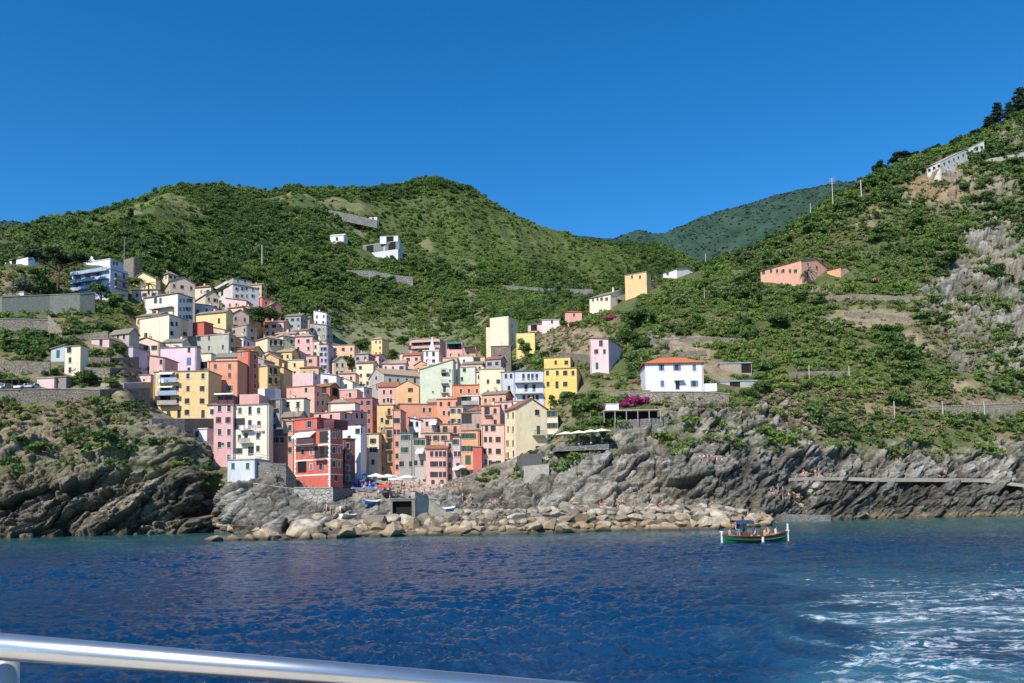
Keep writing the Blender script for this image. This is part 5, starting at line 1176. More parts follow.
def boulder(x, y, wpx, D=None, label=None, group=None, sink=.3, hf=1.0):
    if D is None: P = seen(x, y)
    else: P = pt(x, y, D)
    r = wpx/2*P[1]/F; o = link('boulder', rb_.choice(BM), None, (P[0], P[1]+r*.3, P[2]+r*(.5*hf-sink)), rb_.uniform(0, 6.28), (r*1.05, r*.95, r*1.05*hf))
    o.rotation_euler = (rb_.uniform(-.25, .25), rb_.uniform(-.25, .25), rb_.uniform(0, 6.28))
    return tag(o, label, 'boulder', group)
boulder(213, 541, 15, 108, 'lone tan boulder in the water at the left end of the breakwater', sink=.35)
boulder(233, 539, 19, 110, 'flat tan boulder second from the left end of the breakwater', sink=.45, hf=.7)
boulder(268, 539, 30, 110, 'pale wedge boulder left of the largest pale block', sink=.35)
boulder(303, 539, 36, 110, 'largest pale block of the left breakwater, below the red house', sink=.25)
boulder(345, 537, 24, 112, 'big split pale boulder right of the largest pale block', sink=.3)
boulder(391, 536, 30, 113, 'broad pale slab at the mouth of the harbour ramp', sink=.35)
boulder(378, 524, 26, 121, 'large slanting grey slab below the tunnel mouth', sink=.3)
boulder(667, 534, 24, 119, 'broad tan block in front of the middle of the right breakwater', sink=.3)
boulder(565, 534, 24, 117, 'broad brown-topped block below the smooth grey cliff slab', sink=.3)
PEND = []
GB = 'pale limestone boulders heaped along the breakwater'; LB = 'pale limestone boulder in the heaped breakwater'
for row in range(9):
    x = 224+row*3
    while x < 768:
        left_ = x < 335
        w = (5+14*rb_.random()**1.6)*(1 if row < 4 else .75)
        if left_ and row > 1: x += w; continue
        f = [.09, .14, .19, .25, .31, .38, .46, .56, .68][row]; fr0 = np.interp(x, MX, MF)-2.5; bk0 = fr0+16 if left_ else 158.
        if 392 < x < 414 and row > 3: x += w; continue
        if 355 < x < 425 and row > 4: x += w; continue
        if row > 5 and rb_.random() < .55: x += w; continue
        D_ = fr0+(bk0-fr0)*f; z = float(mound_z(np.array(x), np.array(f))); r = w/2*D_/F
        PEND.append((w/D_, rb_.randrange(14), ((x-512)/F*D_, D_+rb_.uniform(-.5, .5), max(z, -.3)+r*.12), (r*rb_.uniform(1, 1.3), r, r*rb_.uniform(.8, 1.35)), (rb_.uniform(-.4, .4), rb_.uniform(-.4, .4), rb_.uniform(0, 6.28))))
        x += w*rb_.uniform(.62, .95)
PEND.sort(key=lambda q: -q[0]); sv_, sq_, no_ = [], [], 0
from mathutils import Euler
for k, (w_, bi, lc, sc_, ro_) in enumerate(PEND):
    if k < 262:
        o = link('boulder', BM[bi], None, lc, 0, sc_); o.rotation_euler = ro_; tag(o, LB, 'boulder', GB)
    else:
        me = BM[bi]; v = np.empty(len(me.vertices)*3, np.float32); me.vertices.foreach_get('co', v); v = v.reshape(-1, 3)*np.array(sc_); v = v@np.array(Euler(ro_).to_matrix()).T+np.array(lc)
        q = np.empty(len(me.polygons)*3, np.int32); me.polygons.foreach_get('vertices', q); sv_.append(v); sq_.append(q.reshape(-1, 3)+no_); no_ += len(v)
if sv_: tag(link('rubble', npmesh('rubble', np.vstack(sv_), np.vstack(sq_), BOULD)), 'smaller pale stones filling the gaps of the breakwater', 'rubble', None, 'stuff')
# small rocks under the bastion and by the left point
for x, y, w in ((232, 531, 16), (222, 526, 12), (290, 522, 14), (318, 518, 12), (345, 520, 14), (255, 533, 12), (308, 526, 12), (330, 527, 13), (152, 540, 7)):
    boulder(x, y, w, None, 'grey rock in the cove beneath the left houses', 'rocks in the cove beneath the left houses')
for x, y, w in ((815, 486, 12), (808, 492, 10), (820, 478, 9), (800, 506, 9), (812, 500, 11), (797, 496, 8), (826, 489, 8), (804, 480, 8)):
    boulder(x, y, w, None, 'grey block in the rock slide behind the landing', 'blocks in the rock slide behind the landing')

# tunnel with its portal and harbour walls
def hwall(name, x0, x1, yt0, yt1, yb, D0, D1, th, mat, label, cap=1): return strip(name, [(x0, yt0, yb), (x1, yt1, yb)], th, mat, label, D=[D0, D1], cap=cap, dn=1)
tp = empty('tunnel_portal', pt(404.5, 518.5, 126), 0, 'concrete portal with dark tunnel opening behind the breakwater', 'tunnel')
b = MB(); ww = 2.9
face_quads(b, (0, 0), (1, 0), (0, 1), -2.2, 1.7, -.5, 3.0, [(-1.9, 1.15, -.4, 2.75)], 0, 5); b.box(-2.3, 1.8, -.1, 5, 3.002, 3.25); b.poly([(-2.2, 0, -.5), (-2.2, 5, -.5), (-2.2, 5, 3.0), (-2.2, 0, 3.0)]); b.poly([(1.7, 5, -.5), (1.7, 0, -.5), (1.7, 0, 3.0), (1.7, 5, 3.0)])
b.build('portal_frame', flat('portal_concrete', (128, 122, 112), .9), tp); b = MB(); b.poly([(-1.9, .9, -.4), (1.15, .9, -.4), (1.15, .9, 2.75), (-1.9, .9, 2.75)]); b.build('passage_shade', DARKIN, tp)  # dark sheet stands for the shade within the tunnel
hwall('harbour_wall', 415, 428, 492, 498, 518, 127, 130, .8, CONC, 'sloping concrete wall right of the tunnel portal')
hwall('harbour_wall', 428, 446, 498, 511, 520, 130, 131, .8, CONC, 'low stair wall descending from the sloping concrete wall')
hwall('harbour_wall', 424, 440, 497, 500, 512, 136, 136, .8, WP, 'pale block wall behind the stair wall, harbour')
# ------------------------------------------------------------------ parasols, stalls, boats on the ramp
BLUEC = flat('blue_tarpaulin', (74, 124, 190), .6, var=.2); CREAMC = flat('cream_canvas', (238, 228, 206), .8, var=.06)
def parasol(x, y, w, mat, label, group=None, h=2.5, P=None):
    P = seen(x, y) if P is None else P; r = empty('parasol', P, rb_.uniform(-.3, .3), label, 'parasol', group); b = MB(); b.bar((0, 0, 0), (0, 0, h), .035, n=6); b.bar((0, 0, -.05), (0, 0, .08), .25, n=8); b.build('pole', FRAMEW, r)
    b = MB(); n = 8; q = w/2
    for k in range(n):
        a0, a1 = 6.283*k/n, 6.283*(k+1)/n; p0, p1 = (q*math.cos(a0), q*math.sin(a0), h-.45), (q*math.cos(a1), q*math.sin(a1), h-.45)
        b.poly([p0, p1, (0, 0, h+.1)]); b.poly([p0, (p0[0], p0[1], h-.65), (p1[0], p1[1], h-.65), p1])
    b.build('canopy', mat, r); return r
ptD = lambda x, y, D: pt(x, y, D)
for x, y, w, D_ in ((566, 443, 4.2, 167.5), (579, 442, 4.2, 168), (591, 441, 4.4, 168), (602, 440, 4.4, 168.5)):
    parasol(x, y, w, CREAMC, 'large cream parasol over the restaurant terrace on the right rocks', 'cream parasols over the restaurant terrace', 2.8, pt(x, y+2, D_))
strip('restaurant_terrace', [(556, 446.5, 450), (580, 445.5, 449), (609, 444, 448)], 5, ST2, 'concrete restaurant terrace under the cream parasols', cat='terrace', D=[165.5, 166, 166.5], dn=.3)
DKB = flat('dark_terrace_furniture', (84, 52, 44), .8)
for k, (x, y) in enumerate(((563, 442), (572, 441.5), (583, 441), (597, 440))):
    P = pt(x, y+3, 167); r = empty('table', P, .2*k, 'dark red-clothed table under the cream parasols', 'table', 'tables on the restaurant terrace')
    b = MB(); b.box(-.9, .9, -.5, .5, .72, .76); b.build('table_top', DKB, r); b = MB()
    for sx_ in (-.8, .75):
        for sy_ in (-.4, .35): b.box(sx_, sx_+.05, sy_, sy_+.05, 0, .718)
    b.build('table_legs', IRON, r)['kind'] = 'stuff'
for x, y, w, D_, l in ((388, 489, 4.5, 158, 'wide white parasol left of the alley mouth, harbour square'), (376, 488, 3.4, 160, 'smaller cream parasol beside the wide white one, harbour square'), (407, 490, 4.2, 157, 'white parasol before the grey harbour houses'), (461, 478, 3.0, 182, 'white parasol at the foot of the lilac-grey house')):
    parasol(x, y, w, CANV, l, None, 2.9, pt(x, y, D_))
def terracebar():
    r = empty('terrace_bar', pt(603, 419, 176.5), 0, 'flat-roofed terrace bar with white box hut on top, right cliff', 'bar'); L_ = 57*176/F
    b = MB(); b.box(0, L_, -1.5, 3, 1.6, 1.85); b.build('roof', CONC, r)
    b = MB()
    for k in range(6): b.box(k*L_/5-.08 if k else 0, k*L_/5+.08 if k else .16, -1.4, -1.24, -1, 1.598)
    b.build('posts', CONC, r)['kind'] = 'stuff'
    b = MB(); b.box(.2, L_-.2, 1.5, 2.8, -1, 1.59); b.build('interior_shade_box', DARKIN, r)  # near-black box paints the shade under the bar roof
    b = MB(); b.box(.8, 3.6, .2, 2.4, 1.853, 3.3); b.box(.7, 3.7, .1, 2.5, 3.302, 3.42); b.build('rooftop_hut', plaster(WHT), r)
terracebar()
def rowboat(x, y, rz, mat, label, L_=4.5, cover=None, P=None, group=None):
    P = seen(x, y) if P is None else P; r = empty('rowing_boat', P+np.array([0, 0, .1]), rz, label, 'boat', group); n = 12; b = MB(); S = []
    for i in range(n+1):
        t = i/n; hw = .75*math.sin(math.pi*min(1, t*.85+.15))**.6*(1 if t < .97 else .2); z = .12*(2*t-1)**2; S.append([(t*L_-L_/2, hw*c, (.55+z*1.6)*(abs(c)**1.5)+z*.3) for c in (-1, -.8, -.45, 0, .45, .8, 1)])
    for i in range(n):
        for j in range(6): b.poly([S[i][j], S[i+1][j], S[i+1][j+1], S[i][j+1]])
    b.poly(S[0]); b.build('hull', mat, r); b = MB()
    for i in range(n):
        a0, a1, c0, c1 = S[i][0], S[i+1][0], S[i][6], S[i+1][6]
        if cover:
            m0 = [(a0[0]), 0, a0[2]+.3]; m1 = [a1[0], 0, a1[2]+.3]; b.poly([a0, a1, m1, m0]); b.poly([m0, m1, c1, c0])
    if cover: b.build('cover', cover, r)
    else:
        for t in (.3, .55, .78): x_ = t*L_-L_/2; b.box(x_-.12, x_+.12, -.62, .62, .38, .42)
        b.build('thwart', FRAMED, r)['kind'] = 'stuff'
    return r
for x, y, rz, mm_, cv, l in ((362, 492, .5, FRAMEW, BLUEC, 'white boat under a blue tarpaulin at the left of the ramp'), (374, 491, .3, FRAMEW, BLUEC, 'white boat under a blue tarpaulin in the middle of the ramp head'),
    (372, 505, 1.0, BLUEC, FRAMEW, 'blue boat with pale cover lying on the slope below the others'), (366, 487, .1, BLUEC, BLUEC, 'all-blue covered boat behind the tarpaulin boats'), (388, 494, .7, FRAMEW, None, 'open white boat near the tunnel portal'), (349, 519, 1.2, FRAMEW, None, 'open white boat at the foot of the shaded quay wall')):
    rowboat(x, y, rz, mm_, l, 4.6, cv)
rowboat(446, 512, .1, BLUEC, 'small blue boat behind the breakwater stones', 3.6, CANV)
for x, y, w, c1_, l in ((358, 490, 3, (60, 100, 170), 'deep blue square awning stall under the red house'), (384, 497, 2.6, (206, 70, 62), 'red stall at the head of the ramp'), (396, 488, 3, (240, 240, 236), 'white stall before the alley, harbour square'), (369, 484, 3, (96, 150, 206), 'light blue stall against the plain white house')):
    P = seen(x, y); r = empty('market_stall', P, .1, l, 'stall'); b = MB()
    for sx_ in (-w/2, w/2-.06):
        for sy_ in (-.9, .84): b.box(sx_, sx_+.06, sy_, sy_+.06, 0, 2.1)
    b.box(-w/2+.1, w/2-.1, -.6, .6, .75, .85); b.build('frame', IRON, r); b = MB(); q = w/2+.15
    b.poly([(-q, -1.1, 2.1), (q, -1.1, 2.1), (q, 0, 2.5), (-q, 0, 2.5)]); b.poly([(-q, 0, 2.5), (q, 0, 2.5), (q, 1.1, 2.1), (-q, 1.1, 2.1)]); b.poly([(-q, -1.1, 2.1), (q, -1.1, 2.1), (q, -1.1, 1.85), (-q, -1.1, 1.85)])
    b.build('awning', flat('stall_canvas', c1_, .8, var=.1), r)
# ------------------------------------------------------------------ trees
def tree_kind(name, mat, seed, kind):
    """unit-height tree: trunk + crown"""
    rs = np.random.RandomState(seed); tb = MB(); c = []; r = []
    if kind == 'pine':          # umbrella pine
        tb.bar((0, 0, -.05), (.03, 0, .35), .035, n=8, r2=.026); tb.bar((.03, 0, .35), (-.02, .02, .72), .026, n=8, r2=.018)
        for i in range(9):
            a = 6.28*i/9+rs.rand(); q = .2+.32*rs.rand(); tb.bar((0, 0, .5+.2*rs.rand()), (q*math.cos(a), q*math.sin(a), .78), .012, n=5, r2=.005)
            c.append((q*math.cos(a), q*math.sin(a), .82+.06*rs.rand())); r.append(.16+.06*rs.rand())
        c.append((0, 0, .88)); r.append(.22); V, Q = leaf_cloud(c, r, 2600, .022, rs, .8, .45)
    elif kind == 'conifer':
        tb.bar((0, 0, -.05), (.01, 0, .95), .03, n=7, r2=.006)
        for i in range(22):
            z = .25+.7*i/22; a = 2.4*i; q = .26*(1.08-z)**.8*(.5+.7*rs.rand()); tb.bar((0, 0, z), (q*math.cos(a), q*math.sin(a), z-.02), .007, n=4, r2=.003)
            c.append((q*math.cos(a)*.8, q*math.sin(a)*.8, z)); r.append(.05+.10*(1-z)+.02*rs.rand())
        V, Q = leaf_cloud(c, r, 1900, .02, rs, .9, .6)
    else:                       # broadleaf
        tb.bar((0, 0, -.08), (.01, .01, .35), .04, n=8, r2=.028)
        for i in range(11):
            a = 2.4*i+rs.rand(); q = .12+.26*rs.rand(); z = .16+.58*rs.rand(); tb.bar((0, 0, .1), (q*math.cos(a), q*math.sin(a), z), .016, n=5, r2=.005); c.append((q*math.cos(a), q*math.sin(a), z)); r.append(.16+.12*rs.rand())
        V, Q = leaf_cloud(c, r, 3600, .028, rs, .65, .85)
    return tb.mesh('trunk', BARK), npmesh('crown', V, Q, mat)
TK = {}
def RIDGE(x):
    i = rowof(6.85); j = int(np.argmin(np.abs(PX[i]-x))); return TER[i, j]
def tree(x, y, hpx, kind, mat, label, group=None, wide=1.0, P=None, name=None):
    k = (kind, mat, hash_s(label+str(x)) % 3)
    if k not in TK: TK[k] = tree_kind('tree', LEAF[mat], 40+hash_s(str(k)) % 999, kind)
    P = (ground(x, y) if P is None else P); hgt = hpx*P[1]/F
    r = empty(name or {'pine': 'umbrella_pine', 'conifer': 'pine_tree'}.get(kind, 'tree'), P-np.array([0, 0, .2]), rb_.uniform(0, 6.28), label, 'tree', group); r.scale = (hgt*wide, hgt*wide, hgt)
    link('trunk', TK[k][0], r); link('crown', TK[k][1], r); return r
tree(58, 294, 44, 'pine', 'pine', 'large umbrella pine with flat crown beside the scaffolded villa', wide=1.05)
tree(40, 297, 33, 'broad', 'dark', 'round dark tree left of the large umbrella pine', wide=1.0)
tree(22, 298, 26, 'broad', 'olive', 'grey-green tree at the left of the netted wall', wide=1.0)
tree(101, 299, 18, 'broad', 'dark', 'dark round tree in front of the scaffolded villa', wide=1.1)
tree(117, 302, 12, 'broad', 'mid', 'low green tree right of the dark one before the scaffolded villa', wide=1.3)
tree(131, 205, 13, 'conifer', 'pine', 'lone pine standing highest on the left skyline', wide=1.4, P=(lambda i, j: TER[i, j])(rowof(8.95), int(np.argmin(np.abs(PX[rowof(8.95)]-131)))))
tree(104, 213, 9, 'broad', 'pine', 'small dark tree on the left skyline, left of the lone pine', wide=1.2, P=(lambda i, j: TER[i, j])(rowof(8.95), int(np.argmin(np.abs(PX[rowof(8.95)]-104)))))
tree(88, 386, 18, 'broad', 'dark', 'dense dark tree right of the low pink cottage', wide=1.4); tree(78, 386, 13, 'broad', 'mid', 'green tree between the low pink cottage and the dense dark tree', wide=1.2)
tree(112, 388, 13, 'broad', 'mid', 'wide green tree near the concrete deck', wide=1.5); tree(29, 333, 9, 'broad', 'mid', 'small round tree before the buff wall', wide=1.1); tree(118, 353, 12, 'broad', 'dark', 'dark tree beside the lilac hut', wide=1.3)
tree(20, 355, 13, 'broad', 'dark', 'dark tree at the left edge between the terraces', wide=1.2); tree(160, 447, 14, 'broad', 'dark', 'dark bushy tree behind the small white shed on the headland', wide=1.0, P=pt(153, 462, 160.5))
tree(524.5, 352, 17, 'broad', 'mid', 'round light tree in front of the yellow flat-topped house', wide=.9, P=pt(524.5, 352, gD(525, 351)-3))
for x, y, h, w, l in ((632, 330, 24, 1.1, 'dark evergreen below the large cream farmhouse'), (645, 325, 20, 1.1, 'dark evergreen right of the one below the cream farmhouse'), (628, 348, 22, 1.1, 'dark evergreen above the pale pink house'), (641, 350, 20, 1.2, 'lowest dark evergreen of the clump above the white blue-shuttered house')):
    tree(x, y, h, 'broad', 'dark', l, 'dark evergreens clumped below the cream farmhouse', w)
tree(726, 262, 16, 'broad', 'olive', 'brownish round tree on the saddle skyline', wide=.9); tree(748, 262, 12, 'broad', 'olive', 'grey-green tree left of the long salmon farmhouse', wide=1.2)
for x, y, h, k, w, l in ((881, 178, 14, 'broad', 1.2, 'dark broad pine on the right skyline, lowest of the row'), (902, 174, 14, 'broad', 1.5, 'wide dark tree second in the right skyline row'), (916, 168, 9, 'broad', 1.5, 'low dark tree just below the road gallery'),
    (931, 160, 8, 'broad', 1.0, 'small tree behind the lower end of the road gallery'), (937, 155, 9, 'broad', .9, 'small tree behind the middle of the road gallery'), (953, 147, 9, 'broad', 1.0, 'small tree behind the upper road gallery'),
    (975, 141, 8, 'broad', 1.3, 'low tree behind the top end of the gallery'), (999, 131, 24, 'conifer', 1.2, 'tall ragged pine on the right skyline'), (989, 136, 15, 'conifer', 1.6, 'shorter pine left of the tall ragged one'), (1021, 122, 30, 'conifer', 1.2, 'tallest pine at the right edge of the picture'), (1010, 125, 20, 'conifer', 1.0, 'thin pine between the two tall ones')):
    tree(x, y, h*1.15, k, 'pine', l, 'pines and trees along the right skyline', w, P=RIDGE(x))
for x, y, h, w, l in ((262, 325, 20, 1.2, 'dark tree right of the brownish terraced house'), (272, 322, 16, 1.2, 'dark tree below the reddish house'), (248, 316, 12, 1.3, 'green tree below the pink-red house'), (212, 296, 10, 1.3, 'green tree in front of the set-back apartment house'),
    (360, 352, 14, 1.3, 'dark tree behind the church front'), (404, 345, 10, 1.3, 'dark tree left of the hotel-like block'), (392, 360, 12, 1.4, 'green tree above the church nave'), (411, 366, 12, 1.2, 'dark tree left of the bell tower'), (350, 366, 12, 1.4, 'green tree above the low cream gabled house')):
    tree(x, y, h, 'broad', 'dark' if 'dark' in l else 'mid', l, None, w)
for x, y, h, w, l in ((800, 302, 12, 1.5, 'wide dark tree below the long salmon farmhouse'), (820, 305, 13, 1.4, 'dark tree right of the wide one below the salmon farmhouse'), (778, 330, 16, 1.5, 'large dark tree in the middle of the right slope'), (745, 300, 12, 1.6, 'dark tree left of the salmon farmhouse'),
    (765, 395, 16, 1.3, 'dark tree right of the grey sheds'), (790, 395, 13, 1.4, 'dark tree left of the white gate posts'), (945, 270, 20, 1.4, 'big dark tree left of the bare grey rocks'), (995, 280, 18, 1.2, 'dark tree among the bare grey rocks'), (915, 230, 16, 1.4, 'dark tree under the ochre rock face'), (963, 190, 12, 1.4, 'dark tree below the road gallery'), (1015, 360, 14, 1.4, 'dark tree at the right edge beside the rocks'),
    (577, 412, 14, 1.2, 'green tree right of the bright yellow house'), (590, 402, 12, 1.3, 'leafy tree on the slope under the pale pink house')):
    tree(x, y, h, 'broad', 'dark' if 'dark' in l else 'mid', l, None, w)
# palms
def palm(x, y, hpx, label, P=None):
    P = ground(x, y) if P is None else P; r = empty('palm_tree', P, 0, label, 'palm'); h = hpx*P[1]/F; b = MB(); b.bar((0, 0, -.3), (0, 0, h*.55), h*.05, n=8, r2=h*.04); b.build('trunk', BARK, r)
    b = MB(); rs = np.random.RandomState(hash_s(label) % 1000)
    for k in range(22):
        a = 6.28*k/22+rs.rand()*.3; el = .9*rs.rand()-.05; q = h*.5; p0 = np.array([0, 0, h*.55])
        for j in range(6):
            t0, t1 = j/6, (j+1)/6; f = lambda t: p0+np.array([q*t*math.cos(a), q*t*math.sin(a), q*(el*t*1.3-1.1*t*t*.8)])
            wv = np.array([-math.sin(a), math.cos(a), 0])*h*.045*(1-t0*.7); dz = np.array([0, 0, -h*.02])
            b.poly([f(t0), f(t1), f(t1)+wv+dz, f(t0)+wv+dz]); b.poly([f(t0), f(t0)-wv+dz, f(t1)-wv+dz, f(t1)])
    b.build('crown', LEAF['olive'], r)
palm(148.5, 294, 16, 'palm tree in front of the yellow gabled villa', pt(148.5, 293, gD(150, 292)-2)); palm(808, 283, 20, 'palm tree before the long salmon farmhouse', pt(808, 282, gD(808, 282)-3))
palm(95, 401, 12, 'low palm on top of the left headland', ground(95, 403))
# flowering shrubs
def flowers(x, y, wpx, mat, label):
    P = seen(x, y); r = wpx/2*P[1]/F; AVOID.append((x-wpx/2, x+wpx/2, y-wpx*.8, y, P[1]-.5)); o = link('bougainvillea', bush_mesh('bougainvillea', LEAF[mat], hash_s(label) % 9999, n=500, size=.07, lobes=9), None, P+np.array([0, -.5, -.1]), 0, (r*1.2, r, r*1.1)); tag(o, label, 'flowering shrub')
flowers(486, 361, 9, 'magenta', 'round magenta bougainvillea beside the small cream house'); flowers(610, 320, 14, 'pink', 'pink-red oleander below the large cream farmhouse'); flowers(634, 405, 24, 'magenta', 'large magenta bougainvillea left of the white blue-shuttered house')
flowers(622, 408, 15, 'magenta', 'lower lobe of magenta flowers beside the large bougainvillea'); flowers(603, 409, 14, 'magenta', 'small magenta bougainvillea at the left of the terrace bar'); flowers(872, 283, 12, 'pink', 'dusty pink flowering shrub right of the orange cottage')
flowers(634, 383, 0.1+8, 'pink', 'small pink shrub on the terrace above the bougainvillea')
# ------------------------------------------------------------------ poles
def pole(x, yb, yt, label, name='utility_pole', arms=0, D=None, th=.14, mat=None, group=None):
    D = D or gD(x, yb); P = pt(x, yb, D); h = pt(x, yt, D)[2]-P[2]; b = MB(); b.bar((0, 0, -1), (0, 0, h), th, n=6, r2=th*.7)
    for k in range(arms): b.box(-1.2, 1.2, -.06, .06, h-.5-k*.9, h-.38-k*.9)
    tag(b.build(name, mat or flat('grey_pole', (190, 186, 176), .7), None, loc=P), label, 'pole', group)
pole(262, 263, 245, 'pale pole standing in the woods above the left ridge', D=430, th=.35); pole(861.5, 198, 180, 'tall pale pole on the right skyline', th=.25, arms=1); pole(833, 204, 178, 'thin antenna mast on the right skyline', th=.18, arms=3, name='antenna_mast'); pole(811, 220, 203, 'thin pole lower on the right skyline', th=.16)
pole(706, 269, 254, 'thin pole beside the white gabled house on the saddle', th=.16); pole(704.5, 299, 288, 'short pole on the slope below the white gabled house', th=.12); pole(809.5, 380, 365, 'left white gate post on the right slope', th=.16, name='gate_post'); pole(849.5, 380, 366, 'right white gate post on the right slope', th=.16, name='gate_post')
for k, x in enumerate((894.5, 943, 984.5)): pole(x, 414, 401, ['first', 'second', 'third'][k]+' white post from the left along the right cliff path', th=.14, name='fence_post', D=gD(x, 412)-2)
pole(124, 268, 240, 'thin flagpole beside the white villa storey', th=.08, D=262, name='flagpole'); pole(314, 341, 322, 'thin mast above the lilac houses', th=.1, D=320, name='antenna_mast'); pole(697, 352, 345, 'pole behind the white blue-shuttered house', th=.1)
for k, x in enumerate((793, 800, 807, 814, 822)): pole(x+20, 292+k*.6, 287+k*.6, 'thin fence post below the small orange cottage', th=.07, name='fence_post', group='fence posts below the small orange cottage')
# carport with cars on the left
cp = empty('carport', pt(-2, 391, gD(5, 391)-1), 0, 'dark flat carport at the left edge of the headland', 'carport'); b = MB(); wv = 28*170/F; b.box(0, wv, -2.5, 2.5, 2.0, 2.15); b.build('roof', flat('dark_roofing', (70, 66, 62), .8), cp); b = MB()
for k in range(5): b.box(k*(wv-.1)/4, k*(wv-.1)/4+.1, -2.4, -2.3, -.6, 1.998)
b.build('posts', IRON, cp)['kind'] = 'stuff'
def car(x, y, mat, label, rz=0):
    P = pt(x, y, gD(x, y)-2.5); r = empty('parked_car', P, rz, label, 'car'); b = MB()
    prof = [(-2.0, .35), (-2.0, .75), (-1.2, .9), (-.7, 1.4), (.8, 1.42), (1.5, .95), (2.0, .85), (2.0, .35)]
    for s_ in (-1, 1): b.poly([(px_, .82*s_, pz_) for px_, pz_ in (prof if s_ < 0 else prof[::-1])])
    for i in range(len(prof)): (ax, az), (bx_, bz) = prof[i], prof[(i+1) % len(prof)]; b.poly([(ax, -.82, az), (ax, .82, az), (bx_, .82, bz), (bx_, -.82, bz)])
    b.build('body', mat, r); b = MB()
    for s_ in (-1, 1): b.poly([(-.95, .825*s_, .95), (1.1, .825*s_, .95), (.75, .825*s_, 1.34), (-.65, .825*s_, 1.34)])
    b.poly([(-1.17, -.7, .96), (-1.17, .7, .96), (-.77, .65, 1.36), (-.77, -.65, 1.36)]); b.build('windows', GLASS, r)
    for wx in (-1.3, 1.25):
        for s_ in (-1, 1): b = MB(); b.bar((wx, s_*.74, .32), (wx, s_*.86, .32), .32, n=12); b.build('wheel', IRON, r)
car(4, 391, FRAMEW, 'white car parked under the carport', 1.5); car(24, 390.5, FRAMEW, 'white car at the right end of the carport', 1.4); car(33, 390, flat('silver_paint', (180, 182, 186), .3), 'silver car parked right of the carport', 1.6)
